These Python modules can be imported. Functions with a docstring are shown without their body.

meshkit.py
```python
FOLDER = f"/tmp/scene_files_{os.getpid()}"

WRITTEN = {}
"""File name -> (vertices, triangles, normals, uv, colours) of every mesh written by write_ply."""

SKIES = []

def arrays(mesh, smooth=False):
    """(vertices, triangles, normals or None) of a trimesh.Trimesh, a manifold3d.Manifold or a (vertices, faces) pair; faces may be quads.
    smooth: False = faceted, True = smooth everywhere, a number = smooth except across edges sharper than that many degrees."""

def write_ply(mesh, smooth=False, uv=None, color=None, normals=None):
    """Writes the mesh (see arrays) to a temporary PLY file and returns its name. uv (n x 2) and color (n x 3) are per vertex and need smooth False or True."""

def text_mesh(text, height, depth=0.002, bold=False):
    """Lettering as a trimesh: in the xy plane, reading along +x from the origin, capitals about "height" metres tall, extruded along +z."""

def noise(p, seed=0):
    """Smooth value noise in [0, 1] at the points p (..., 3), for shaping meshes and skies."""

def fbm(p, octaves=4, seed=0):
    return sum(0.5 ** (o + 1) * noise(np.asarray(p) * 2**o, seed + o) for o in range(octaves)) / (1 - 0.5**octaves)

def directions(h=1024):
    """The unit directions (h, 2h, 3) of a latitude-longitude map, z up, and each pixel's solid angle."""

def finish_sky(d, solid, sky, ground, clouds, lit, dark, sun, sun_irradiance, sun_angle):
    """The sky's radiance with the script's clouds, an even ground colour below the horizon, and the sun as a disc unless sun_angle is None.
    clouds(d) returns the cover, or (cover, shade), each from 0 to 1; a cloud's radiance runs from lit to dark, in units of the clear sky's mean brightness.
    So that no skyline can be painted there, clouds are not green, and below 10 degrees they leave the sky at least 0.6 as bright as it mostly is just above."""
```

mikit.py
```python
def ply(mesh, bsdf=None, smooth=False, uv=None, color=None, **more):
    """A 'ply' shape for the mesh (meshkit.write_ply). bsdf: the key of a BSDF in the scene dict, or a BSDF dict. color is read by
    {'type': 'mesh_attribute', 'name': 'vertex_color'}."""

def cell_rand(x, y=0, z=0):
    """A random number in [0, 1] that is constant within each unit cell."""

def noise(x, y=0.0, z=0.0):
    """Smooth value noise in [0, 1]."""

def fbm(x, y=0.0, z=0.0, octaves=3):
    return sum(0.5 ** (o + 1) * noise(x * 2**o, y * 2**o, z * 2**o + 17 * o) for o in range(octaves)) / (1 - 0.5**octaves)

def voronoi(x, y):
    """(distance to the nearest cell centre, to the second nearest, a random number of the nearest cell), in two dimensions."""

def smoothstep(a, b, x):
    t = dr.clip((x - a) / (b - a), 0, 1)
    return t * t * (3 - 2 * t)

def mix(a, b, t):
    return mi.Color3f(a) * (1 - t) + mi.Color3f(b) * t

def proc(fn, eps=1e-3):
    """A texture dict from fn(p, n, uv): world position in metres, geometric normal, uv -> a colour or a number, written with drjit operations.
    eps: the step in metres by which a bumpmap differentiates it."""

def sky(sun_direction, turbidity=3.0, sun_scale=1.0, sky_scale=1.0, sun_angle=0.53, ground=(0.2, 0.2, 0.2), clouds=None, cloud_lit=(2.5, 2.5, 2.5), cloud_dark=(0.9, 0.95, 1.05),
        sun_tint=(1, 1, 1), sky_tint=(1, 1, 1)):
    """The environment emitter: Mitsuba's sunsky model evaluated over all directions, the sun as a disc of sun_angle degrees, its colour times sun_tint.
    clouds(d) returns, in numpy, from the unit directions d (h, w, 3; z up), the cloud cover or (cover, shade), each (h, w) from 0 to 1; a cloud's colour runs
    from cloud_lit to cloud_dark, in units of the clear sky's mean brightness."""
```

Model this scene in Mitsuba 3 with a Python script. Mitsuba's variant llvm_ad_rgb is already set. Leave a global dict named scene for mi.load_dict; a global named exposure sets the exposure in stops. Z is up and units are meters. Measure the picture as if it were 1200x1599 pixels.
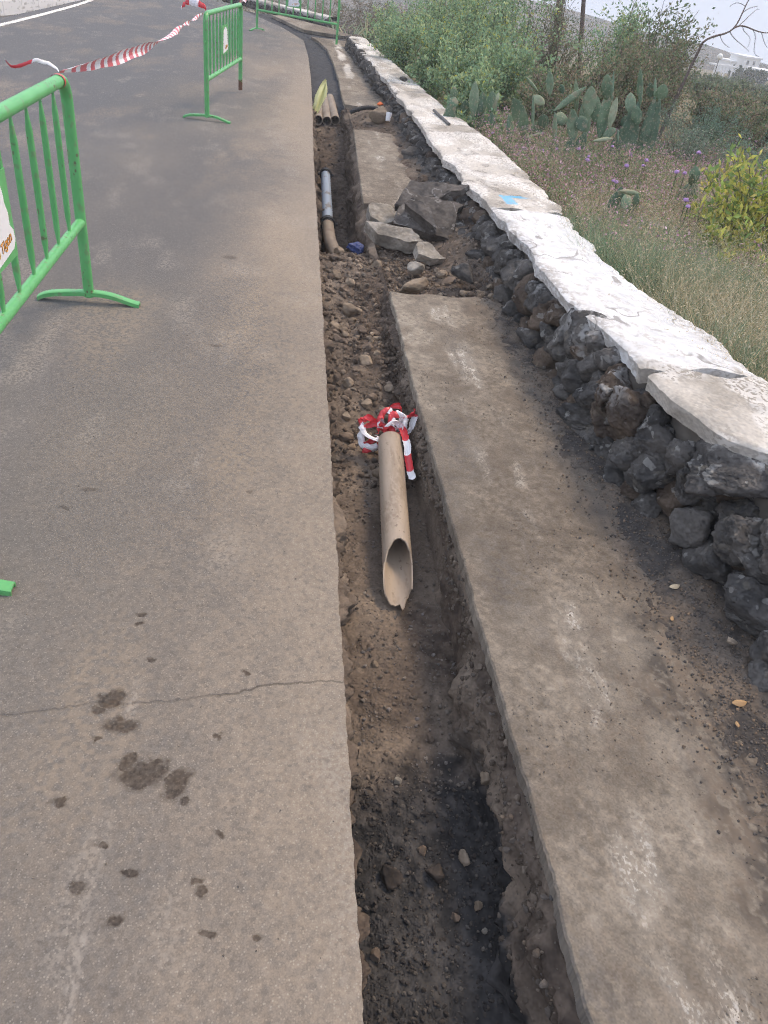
import math, random
import numpy as np, trimesh
import drjit as dr
import mitsuba as mi
import mikit, meshkit
from mikit import proc, noise, fbm, voronoi, cell_rand, smoothstep, mix
from shapely.geometry import Polygon

T = mi.ScalarTransform4f
scene, labels = {}, {}
exposure = 2.40

# ------------------------------------------------------------------ camera, sky
# Everything is modelled in the frame of the sloping road (x right, y along the road, z off the
# road surface) and then tilted as one by the grade of the road, so that world z is true up.
GRADE = math.radians(4.5)
TILT = np.eye(4)
TILT[1:3, 1:3] = [[math.cos(GRADE), -math.sin(GRADE)], [math.sin(GRADE), math.cos(GRADE)]]
EYE = np.array([0, 0, 1.6])
_f, _c = 1185.0, np.array([600.0, 799.5])
_up = -np.array([363 - _c[0], 2437 - _c[1], _f]); _up /= np.linalg.norm(_up)
_fw = np.array([470 - _c[0], -70 - _c[1], _f]); _fw -= _up * (_fw @ _up); _fw /= np.linalg.norm(_fw)
CAM = np.array([np.cross(_fw, _up), _fw, _up])        # camera axes -> road axes
w3 = lambda v: (TILT[:3, :3] @ np.asarray(v, float))
_o, _d, _u = w3(EYE), w3(CAM @ [0, 0, 1]), w3(CAM @ [0, -1, 0])
scene['camera'] = {'type': 'perspective', 'fov': 2 * math.degrees(math.atan(600 / _f)), 'fov_axis': 'x',
                   'near_clip': 0.05, 'far_clip': 6000.0,
                   'to_world': T().look_at(origin=_o.tolist(), target=(_o + _d).tolist(), up=_u.tolist()),
                   'medium': {'type': 'ref', 'id': 'air'}}
scene['sky'] = mikit.sky((0.55, 0.25, 0.95), turbidity=4, sun_scale=0.34, sun_angle=16, sun_tint=(1.0, .91, .77),
                         clouds=lambda d: (0.93, 0.45 * meshkit.fbm(d * [2.0, 2.0, 7.0], 3, 5)),
                         cloud_lit=(1.84, 2.02, 2.50), cloud_dark=(1.58, 1.77, 2.28), ground=(0.16, 0.14, 0.12))
scene['air'] = {'type': 'homogeneous', 'albedo': {'type': 'rgb', 'value': [0.93, 0.965, 0.995]}, 'sigma_t': 0.0026}

# ------------------------------------------------------------------ helpers
def at(px, py, axis, val):
    """the point of the plane axis = val (road frame) seen in direction (px, py) of the survey photograph"""
    v = CAM @ np.array([px - _c[0], py - _c[1], _f])
    return v * ((val - EYE[axis]) / v[axis]) + EYE

def numbered(name):
    if name not in used: used[name] = 0; return name
    used[name] += 1
    return f'{name}_{used[name]:03d}'
used = {}

def thing(name, label=None, cat=None, group=None, kind=None):
    key = numbered(name)
    d = {}
    if label: d['label'] = label
    if cat: d['category'] = cat
    if group: d['group'] = group
    if kind: d['kind'] = kind
    if d: labels[key] = d
    return key

def add(key, mesh, bsdf, M=None, smooth=False, color=None):
    m = TILT if M is None else TILT @ M
    d = mesh if isinstance(mesh, dict) else mikit.ply(mesh, bsdf, smooth=smooth, color=color)
    scene[key] = {**d, 'to_world': T(m.tolist())}
    return key

def part(parent, name, mesh, bsdf, M=None, smooth=False, color=None, label=None, kind=None):
    key = numbered(f'{parent}__{name}')
    add(key, mesh, bsdf, M, smooth, color)
    if label or kind:
        labels[key] = {k: v for k, v in (('label', label), ('kind', kind)) if v}
    return key

def tr(x=0, y=0, z=0, rz=0, rx=0, ry=0, s=1):
    m = trimesh.transformations.euler_matrix(rx, ry, rz, 'sxyz')
    m[:3, :3] *= s
    m[:3, 3] = x, y, z
    return m

def mesh_of(v, f): return trimesh.Trimesh(np.asarray(v, float), np.asarray(f), process=False)
def cat(ms): return trimesh.util.concatenate([m for m in ms if m is not None])

def grid(V):
    """V (a, b, 3) -> mesh, facing +z when a runs along y and b along x"""
    a, b = V.shape[:2]
    i, j = np.meshgrid(np.arange(a - 1), np.arange(b - 1), indexing='ij')
    q = (i * b + j).ravel()
    f = np.vstack([np.stack([q, q + 1, q + b + 1], 1), np.stack([q, q + b + 1, q + b], 1)])
    return mesh_of(V.reshape(-1, 3), f)

def spline(P, n):
    P = np.asarray(P, float)
    from scipy.interpolate import CubicSpline
    t = np.r_[0, np.cumsum(np.linalg.norm(np.diff(P, axis=0), axis=1))]
    return CubicSpline(t, P)(np.linspace(0, t[-1], n))

def tube(P, r, sides=10, caps=True, squash=None):
    P = np.asarray(P, float); n = len(P)
    t = np.gradient(P, axis=0); t /= np.linalg.norm(t, axis=1, keepdims=True) + 1e-12
    r = np.broadcast_to(r, (n,))
    ref = np.array([0, 0, 1.0]) if abs(t[:, 2]).mean() < 0.8 else np.array([1.0, 0, 0])
    a = np.zeros_like(t); v0 = ref
    for i in range(n):                    # carry the frame along, so that bends do not pinch
        if i == 0 and abs(t[0] @ v0) > .9: v0 = np.array([1.0, 0, 0]) if abs(t[0, 0]) < .8 else np.array([0, 0, 1.0])
        v0 = v0 - t[i] * (v0 @ t[i]); v0 = v0 / (np.linalg.norm(v0) + 1e-12); a[i] = v0
    b = np.cross(t, a)
    ang = np.arange(sides) * 2 * np.pi / sides
    V = P[:, None] + r[:, None, None] * (np.cos(ang)[None, :, None] * a[:, None] + np.sin(ang)[None, :, None] * b[:, None])
    i, j = np.meshgrid(np.arange(n - 1), np.arange(sides), indexing='ij')
    k = (j + 1) % sides
    q = np.stack([i * sides + j, i * sides + k, (i + 1) * sides + k, (i + 1) * sides + j], -1).reshape(-1, 4)
    f = np.vstack([q[:, [0, 1, 2]], q[:, [0, 2, 3]]])
    v = V.reshape(-1, 3)
    if caps:
        c0, c1 = len(v), len(v) + 1
        v = np.vstack([v, P[:1], P[-1:]])
        s = np.arange(sides); s2 = (s + 1) % sides
        f = np.vstack([f, np.stack([s * 0 + c0, s2, s], 1), np.stack([s * 0 + c1, (n - 1) * sides + s, (n - 1) * sides + s2], 1)])
    m = mesh_of(v, f)
    return m

def box(x0, x1, y0, y1, z0, z1):
    m = trimesh.creation.box((x1 - x0, y1 - y0, z1 - z0)); m.apply_translation(((x0 + x1) / 2, (y0 + y1) / 2, (z0 + z1) / 2)); return m

_ico = {}
def ico(n):
    if n not in _ico: _ico[n] = trimesh.creation.icosphere(subdivisions=n)
    return _ico[n]

def rock(seed, size, sub=3, cuts=9, rough=0.05, freq=3.0, soft=0.35, hmin=.5):
    """an irregular stone: soft convex cuts, then noise; size = full lengths"""
    r = np.random.default_rng(seed)
    d = ico(sub).vertices.copy()
    n = r.normal(size=(cuts, 3)); n /= np.linalg.norm(n, axis=1, keepdims=True)
    h = r.uniform(hmin, 0.95, cuts)
    q = np.maximum(d @ n.T, 0.05) / h
    k = 10 / max(soft, 0.05)
    rad = 1 / ((q ** k).sum(1) + 1) ** (1 / k)
    off = r.uniform(0, 50, 3)
    rad *= 1 + rough * 4 * (meshkit.fbm(d * freq * 0.5 + off, 3, seed % 97) - 0.5) + rough * 1.6 * (meshkit.fbm(d * freq * 2 + off, 3, seed % 89) - 0.5)
    rad *= 1 + rough * .9 * np.abs(meshkit.fbm(d * freq * 3.4 + off, 2, seed % 83) - 0.5)
    v = d * rad[:, None]
    ext = np.ptp(v, axis=0)
    v = (v - (v.max(0) + v.min(0)) / 2) / ext * np.asarray(size)
    return mesh_of(v, ico(sub).faces)

def scatter(base_list, pos, scale, rng, flat=1.0):
    """many small stones in one mesh; pos (n, 3), scale (n,)"""
    vs, fs, idx, at0 = [], [], [], 0
    which = rng.integers(0, len(base_list), len(pos))
    for b, m in enumerate(base_list):
        sel = np.nonzero(which == b)[0]
        if not len(sel): continue
        q = rng.normal(size=(len(sel), 4)); q /= np.linalg.norm(q, axis=1, keepdims=True)
        w, x, y, z = q.T
        Rm = np.stack([1 - 2 * (y * y + z * z), 2 * (x * y - w * z), 2 * (x * z + w * y), 2 * (x * y + w * z), 1 - 2 * (x * x + z * z), 2 * (y * z - w * x),
                       2 * (x * z - w * y), 2 * (y * z + w * x), 1 - 2 * (x * x + y * y)], -1).reshape(-1, 3, 3)
        V = np.einsum('kij,nj->kni', Rm, m.vertices) * scale[sel, None, None]
        V[..., 2] *= flat
        V += pos[sel, None]
        F = m.faces[None] + (np.arange(len(sel)) * len(m.vertices))[:, None, None] + at0
        vs.append(V.reshape(-1, 3)); fs.append(F.reshape(-1, 3)); idx.append(np.repeat(sel, len(m.vertices)))
        at0 += V.shape[0] * V.shape[1]
    return mesh_of(np.vstack(vs), np.vstack(fs)), np.concatenate(idx)

# ------------------------------------------------------------------ materials
ca, sa = math.cos(GRADE), math.sin(GRADE)
def loc(p):
    return p.x, ca * p.y + sa * p.z, -sa * p.y + ca * p.z

def pbr(col, rough=0.8, spec=0.3, metallic=0.0, **more):
    c = col if isinstance(col, dict) else {'type': 'rgb', 'value': list(col)}
    return {'type': 'principled', 'base_color': c, 'roughness': rough, 'specular': spec, 'metallic': metallic, **more}
def two(b): return {'type': 'twosided', 'bsdf': b}
def bump(b, fn, scale=1.0, eps=1e-3): return {'type': 'bumpmap', 'arbitrary': {**proc(fn, eps)}, 'scale': scale, 'bsdf': b}
def mat(name, b):
    scene[name] = two(b) if b['type'] in ('principled', 'bumpmap') else b
    return name
VC = {'type': 'mesh_attribute', 'name': 'vertex_color'}

STAINS = [(-.30, 1.11, .056, .034), (-.262, 1.128, .030, .022), (-.335, 1.14, .022, .024), (-.21, 1.08, .030, .030), (-.20, 1.105, .026, .018), (-.225, 1.10, .02, .012), (-.36, 1.26, .038, .024), (-.40, 1.33, .026, .026), (-.385, 1.345, .02, .018), (-.425, 1.30, .018, .012),
          (-.18, 1.04, .012, .009), (-.46, 1.04, .018, .013), (-.41, 1.21, .012, .008), (-.37, 1.65, .012, .011), (-.372, 1.61, .012, .01), (-.32, 1.47, .012, .009), (-.34, .94, .012, .009),
          (-.27, .87, .013, .01), (-.29, .78, .018, .014), (-.37, .85, .017, .014), (-.14, .85, .013, .013), (-.13, .82, .014, .012), (-.10, .96, .013, .009), (-.01, .74, .013, .011), (-.10, .75, .012, .009),
          (-.12, 1.22, .01, .008), (-.06, 1.43, .01, .008), (-.65, 2.25, .03, .014), (-.71, 2.15, .018, .014), (-.11, 2.29, .018, .010), (-.32, 3.52, .030, .022),
          (-.36, 4.85, .045, .03), (-.32, 1.155, .022, .015)]

def asphalt_col(p, n, uv):
    x, y, z = loc(p)
    a1 = fbm(x * 1.3 + 3, y * 0.55, 1.0, 4)
    a2 = fbm(x * 7, y * 7, 3.0, 3)
    f1, f2, w = voronoi(x * 85, y * 85)
    g, g2, w2 = voronoi(x * 190 + 7, y * 190)
    fine = noise(x * 420, y * 420)
    base = mix((.128, .122, .116), (.165, .152, .136), smoothstep(.2, .8, a1))
    dust = smoothstep(-1.0, .25, x + .35 * (a2 - .5) + 1.1 * (a1 - .5)) * (.5 + .5 * smoothstep(.15, .85, fbm(x * 60, y * 60, 5.0, 2)))
    dust = dust * (1 - .75 * smoothstep(13., 24., y + 3 * a2))
    base = mix(base, (.262, .214, .165), .85 * dust)
    sand = smoothstep(-.34, .16, x + .30 * (a2 - .5) + .5 * (a1 - .5)) * (.55 + .45 * smoothstep(.2, .8, fbm(x * 75, y * 75, 15.0, 2))) * smoothstep(20., 12., y)
    base = mix(base, (.335, .275, .210), .50 * sand)
    base = mix(base, (.112, .115, .121), .85 * smoothstep(-1.2, -2.6, x + .5 * (a2 - .5) - .05 * y + 0.2))
    st = .84 + .14 * w + .20 * w2 * smoothstep(.55, .15, g) + .10 * (noise(x * 620, y * 620) - .5)
    col = base * st * (.90 + .20 * fine)
    col = mix(col, (.42, .39, .34), smoothstep(.84, .98, w2) * smoothstep(.45, .22, g) * .30)
    col = mix(col, (.095, .09, .085), smoothstep(.16, .02, w) * smoothstep(.6, .2, f1) * .22)
    col = col * (.90 + .20 * fbm(x * 150, y * 150, 11.0, 3))
    # pale scuffs
    sc = smoothstep(.56, .80, fbm(x * 5.5, y * 2.6, 9.0, 4)) * smoothstep(.35, .75, fbm(x * 130, y * 130, 2.0, 2))
    col = mix(col, (.36, .32, .27), .38 * sc)
    # sandy patches
    sd = smoothstep(.52, .74, fbm(x * 2.2 + 20, y * .8 + 3, 2.0, 4)) * smoothstep(.25, .75, fbm(x * 80, y * 80, 4.0, 2))
    col = mix(col, (.31, .245, .175), .38 * sd)
    # a tyre scrape along the road
    xs = -.33 + .10 * (noise(y * 1.7, 4.0) - .5)
    sl = smoothstep(.022, .004, dr.abs(x - xs)) * smoothstep(.5, .62, noise(y * 6, 8.0)) * smoothstep(.3, .75, fbm(x * 140, y * 120, 7.0, 2))
    col = mix(col, (.42, .38, .33), .34 * sl * smoothstep(3.4, 2.2, y) * smoothstep(.45, .6, noise(y * 1.1, 21.0)))
    # drops of oil and water
    wx = x + .024 * (fbm(x * 60, y * 60, 2.0, 3) - .5) + .02 * (noise(x * 24, y * 24, 6.0) - .5)
    wy = y + .024 * (fbm(x * 60, y * 60, 4.0, 3) - .5) + .02 * (noise(x * 24, y * 24, 8.0) - .5)
    d = mi.Float(9)
    for sx, sy, ra, rb in STAINS:
        d = dr.minimum(d, dr.sqrt(dr.square((wx - sx) / ra) + dr.square((wy - sy) / rb)))
    m = (.45 * smoothstep(1.45, .95, d) + .55 * smoothstep(1.05, .72, d)) * (1 - .4 * smoothstep(1.6, 2.2, y))
    col = mix(col, col * mi.Color3f(.30, .265, .24), m * (.62 + .38 * noise(x * 160, y * 160)))
    # transverse crack
    yc = 1.375 + .14 * x + .028 * (noise(x * 9, 1.0) - .5) + .008 * (noise(x * 60, 2.0) - .5)
    cr = smoothstep(.005, .0015, dr.abs(y - yc)) * dr.maximum(smoothstep(.22, .45, noise(x * 5, 3.0)), smoothstep(-.1, .0, x))
    col = mix(col, col * .62, cr * (.35 + .65 * smoothstep(.35, .6, noise(x * 3.1, 7.0))))
    yc2 = 2.9 + .3 * x + .06 * (noise(x * 4, 11.0) - .5)
    return col
def asphalt_h(p, n, uv):
    x, y, z = loc(p)
    f1, f2, w = voronoi(x * 85, y * 85)
    g1, g2, w2 = voronoi(x * 190 + 7, y * 190)
    yc = 1.375 + .14 * x + .028 * (noise(x * 9, 1.0) - .5) + .008 * (noise(x * 60, 2.0) - .5)
    cr = smoothstep(.006, .001, dr.abs(y - yc)) * smoothstep(.22, .45, noise(x * 5, 3.0))
    return .0013 * dr.sqrt(dr.clip(1 - f1 * f1, 0, 1)) * (.4 + w) + .0011 * dr.sqrt(dr.clip(1 - g1 * g1, 0, 1)) + .0015 * fbm(x * 40, y * 40, 3.0, 2) - .004 * cr
mat('m_asphalt', bump(pbr(proc(asphalt_col), .85, .25), asphalt_h, 1.0, 8e-4))

def slab_col(p, n, uv):
    x, y, z = loc(p)
    a1 = fbm(x * 2.2 + 9, y * 1.3, 1.0, 4)
    a2 = fbm(x * 11, y * 9, 3.0, 3)
    a3 = fbm(x * 60, y * 60, 6.0, 2)
    base = mix((.165, .138, .109), (.255, .222, .180), smoothstep(.25, .75, a1))
    base = mix(base, (.125, .102, .080), .75 * smoothstep(.42, .72, a2) * smoothstep(.2, .75, a3))
    base = mix(base, (.09, .083, .077), .6 * smoothstep(.50, .72, fbm(x * 3.3 + 4, y * 1.1, 8.0, 4)) * smoothstep(.25, .7, a3))
    base = base * (.66 + .68 * a3) * (.84 + .32 * noise(x * 260, y * 260)) * (.8 + .4 * fbm(x * 24, y * 24, 3.0, 3))
    verge = mix((.075, .066, .058), (.17, .136, .105), smoothstep(.3, .7, fbm(x * 20, y * 12, 1.0, 4)))
    base = mix(base, verge, .85 * smoothstep(1.02, 1.24, x + .26 * (a1 - .5) + .22 * (a2 - .5)) * smoothstep(.1, .6, a3))
    # worn remains of the white edge line
    wob = .05 * (noise(y * 2.3, 3.0) - .5)
    band = smoothstep(.11, .04, dr.abs(x - .89 + wob))
    pm = smoothstep(.47, .70, fbm(x * 9 + 2, y * 3.6, 5.0, 4))
    chip = pm * (.22 + .78 * smoothstep(.52, .74, fbm(x * 190, y * 130, 2.0, 3) * .6 + fbm(x * 34, y * 22, 12.0, 3) * .45))
    far = smoothstep(14., 15.5, y) * smoothstep(21., 19., y) * smoothstep(.35, .5, fbm(x * 6, y * 2, 4., 3))
    return mix(base, (.62, .58, .51), band * dr.minimum(chip * .72 + far * .6, 1))
def slab_h(p, n, uv):
    x, y, z = loc(p)
    return .007 * fbm(x * 70, y * 70, z * 70, 3) + .008 * fbm(x * 16, y * 16, z * 20, 2)
mat('m_slab', bump(pbr(proc(slab_col), .92, .15), slab_h, 1.0, 1e-3))

def soil_col(p, n, uv):
    x, y, z = loc(p)
    a1 = fbm(x * 5, y * 5, z * 5, 4)
    a2 = fbm(x * 28, y * 28, z * 28, 3)
    a3 = noise(x * 170, y * 170, z * 170)
    dry = mix((.135, .103, .078), (.235, .185, .140), smoothstep(.3, .7, a1))
    dark_earth = mix((.075, .056, .043), (.125, .094, .071), smoothstep(.3, .7, a2))
    dark = mix((.027, .026, .026), (.064, .060, .058), smoothstep(.3, .75, a2))
    verge = mix((.062, .055, .050), (.150, .120, .093), smoothstep(.38, .66, fbm(x * 9 + 4, y * 5, 1.0, 4)))
    col = mix(dry, dark_earth, smoothstep(.45, .62, fbm(x * 3.3 + 7, y * 2.2, z * 3, 3)))
    wet = smoothstep(1.56, 1.14, y + .34 * (a1 - .5) + .30 * (a2 - .5)) * smoothstep(-.185, -.222, z + .05 * (a2 - .5))
    col = mix(col, dark, wet)
    col = mix(col, dark_earth, smoothstep(5.4, 5.9, y) * smoothstep(10.8, 10.2, y) * smoothstep(-.12, -.2, z) * .8)  # darker brown earth low down in the deep stretch of trench
    fill = smoothstep(11.55, 11.75, y + .2 * (a2 - .5)) * smoothstep(.0, -.03, z)
    col = mix(col, mix((.058, .060, .065), (.085, .086, .090), a2), fill)
    strip = smoothstep(1.10, 1.25, x + .2 * (a2 - .5)) * smoothstep(-.04, -.01, z)
    col = mix(col, verge, strip * (1 - .8 * smoothstep(4.4, 4.9, y) * smoothstep(7.4, 6.4, y)))
    return col * (.60 + .46 * a2 + .36 * a3)
def film(x, y, z, a2):
    d = dr.sqrt(dr.square((x - .37) / .13) + dr.square((y - .78) / .28))
    return smoothstep(1.1, .6, d + 1.1 * (a2 - .5)) * smoothstep(-.2, -.24, z)
def soil_rough(p, n, uv):
    x, y, z = loc(p)
    a2 = fbm(x * 30, y * 30, 1.0, 3)
    return mi.Float(.93) - .16 * film(x, y, z, a2)
def soil_h(p, n, uv):
    x, y, z = loc(p)
    return (.020 * fbm(x * 62, y * 62, z * 62, 4) + .006 * noise(x * 260, y * 260, z * 260)) * (1 - .35 * film(x, y, z, fbm(x * 30, y * 30, 1.0, 3)))
mat('m_soil', bump({**pbr(proc(soil_col), .9, .4), 'roughness': proc(soil_rough)}, soil_h, 1.0, 1e-3))

def lava(c0, c1, lich=.35):
    def col(p, n, uv):
        x, y, z = loc(p)
        a1 = fbm(x * 7, y * 7, z * 7, 4)
        a2 = fbm(x * 45, y * 45, z * 45, 3)
        v = noise(x * 120, y * 120, z * 120)
        c = mix(c0, c1, smoothstep(.3, .7, a1)) * (.6 + .5 * a2 + .3 * v)
        l = smoothstep(.58, .68, fbm(x * 12 + 3, y * 12, z * 12, 3)) * smoothstep(.45, .6, a2)
        c = mix(c, (.23, .20, .155), lich * l)
        w = smoothstep(.66, .72, fbm(x * 21 + 9, y * 21, z * 21, 3))
        drip = smoothstep(.20, .34, z + .13 * (fbm(x * 16, y * 16, z * 5, 3) - .5)) * smoothstep(.52, .60, fbm(x * 14 + 2, y * 14, z * 4, 3)) * smoothstep(2.5, 2.8, y) * smoothstep(5.4, 5.1, y)
        c = mix(c, (.50, .49, .47), .7 * drip * smoothstep(.3, .55, a2))
        return mix(c, (.42, .41, .38), .45 * w)
    return col
def lava_h(p, n, uv):
    x, y, z = loc(p)
    holes = smoothstep(.55, .75, noise(x * 90, y * 90, z * 90)) + .6 * smoothstep(.55, .75, noise(x * 200, y * 200, z * 200))
    return .020 * fbm(x * 26, y * 26, z * 26, 5) + .012 * fbm(x * 75, y * 75, z * 75, 3) - .009 * holes
mat('m_lava', bump(pbr(proc(lava((.070, .067, .064), (.150, .139, .127))), .92, .2), lava_h, 1.0, 1e-3))
mat('m_lava_brown', bump(pbr(proc(lava((.085, .066, .053), (.17, .130, .098), .25)), .92, .2), lava_h, 1.0, 1e-3))
def lava_white(p, n, uv):
    x, y, z = loc(p)
    c = lava((.075, .071, .067), (.15, .138, .126), .6)(p, n, uv)
    w = smoothstep(.385, .43, z + .10 * (fbm(x * 22, y * 22, z * 22, 4) - .5)) * smoothstep(.36, .5, fbm(x * 50, y * 50, z * 50, 3))
    return mix(c, (.62, .60, .55), .85 * w)
mat('m_lava_painted', bump(pbr(proc(lava_white), .92, .2), lava_h, 1.0, 1e-3))

def cap_col(p, n, uv):
    x, y, z = loc(p)
    a1 = fbm(x * 3, y * 2, 2.0, 4)
    a2 = fbm(x * 20, y * 16, z * 20, 3)
    a3 = fbm(x * 90, y * 70, z * 90, 2)
    bare = mix((.33, .30, .255), (.50, .465, .41), smoothstep(.3, .7, a1)) * (.72 + .5 * a3)
    bare = mix(bare, (.16, .145, .125), .75 * smoothstep(.58, .68, fbm(x * 9, y * 6, 7.0, 4)) * smoothstep(.35, .6, a3))
    paint = mi.Color3f(.64, .64, .63) * (.86 + .24 * a2) * (.94 + .12 * a3)
    paint = mix(paint, (.40, .37, .33), .6 * smoothstep(.52, .70, fbm(x * 34, y * 14, 5.0, 4)) * smoothstep(.3, .65, a3))
    ed = dr.minimum(x - 1.40 + .10 * (fbm(x * 4, y * 3, 31.0, 3) - .5), 1.93 - x)
    paint = mix(paint, (.36, .335, .30), .75 * smoothstep(.10, .0, ed + .16 * (fbm(x * 26, y * 18, z * 20, 4) - .5)) * smoothstep(.3, .6, fbm(x * 60, y * 40, z * 60, 3)))
    paint = mix(paint, (.20, .185, .165), .7 * smoothstep(.012, .004, dr.abs(fbm(x * 3.1 + 7, y * 1.7, 13.0, 4) - .5)) * smoothstep(.45, .6, fbm(x * 5, y * 3, 17.0, 2)))
    pm = smoothstep(2.66, 2.78, y + .22 * (a2 - .5) + .12 * (x - 1.6)) * smoothstep(5.42, 5.36, y + .03 * (a2 - .5) + .10 * (x - 1.6))
    old = .55 * smoothstep(.44, .58, fbm(x * 5 + 2, y * 2.5, 9.0, 4)) * smoothstep(.36, .55, a3)
    col = mix(mix(bare, (.72, .70, .66), old), paint, pm)
    # sprayed blue survey mark
    bx, by = x - 1.565, y - 5.75
    ar = dr.maximum(smoothstep(.035, .02, dr.abs(by - .07 + .02 * a2)) * smoothstep(.0, .02, bx + .05) * smoothstep(.22, .12, bx), smoothstep(.055, .03, dr.abs(bx - .01)) * smoothstep(.17, .12, dr.abs(by + .05)))
    col = mix(col, (.10, .42, .66), .75 * ar * smoothstep(.3, .55, a3 + .2 * a2))
    return col
def cap_h(p, n, uv):
    x, y, z = loc(p)
    return .006 * fbm(x * 45, y * 30, z * 45, 3) + .012 * fbm(x * 12, y * 9, z * 12, 3)
mat('m_cap', bump(pbr(proc(cap_col), .85, .25), cap_h, 1.0, 1e-3))
def mortar_col(p, n, uv):
    x, y, z = loc(p)
    return mix((.17, .15, .13), (.28, .25, .21), fbm(x * 14, y * 14, z * 14, 4))
mat('m_mortar', bump(pbr(proc(mortar_col), .95, .1), lava_h, 1.0, 1e-3))

def chunk_mat(name, c0, c1, white):
    def col(p, n, uv):
        x, y, z = loc(p)
        a = fbm(x * 9, y * 9, z * 9, 4); b = fbm(x * 60, y * 60, z * 60, 2)
        c = mix(c0, c1, smoothstep(.3, .7, a)) * (.65 + .7 * b)
        w = smoothstep(.028, .012, dr.abs(fbm(x * 6 + 3, y * 6, z * 6, 3) - .5)) * smoothstep(.4, .55, b)
        return mix(c, (.55, .53, .50), white * w)
    mat(name, bump(pbr(proc(col), .93, .2), slab_h, 1.5, 1e-3))
chunk_mat('m_old_asphalt', (.070, .064, .059), (.140, .124, .110), .22)
chunk_mat('m_old_concrete', (.19, .170, .142), (.36, .325, .275), .15)
chunk_mat('m_stone_tan', (.20, .155, .112), (.32, .255, .19), 0)
chunk_mat('m_stone_brown', (.105, .080, .062), (.190, .147, .112), 0)
chunk_mat('m_stone_wet', (.040, .034, .030), (.085, .070, .060), 0)

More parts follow.
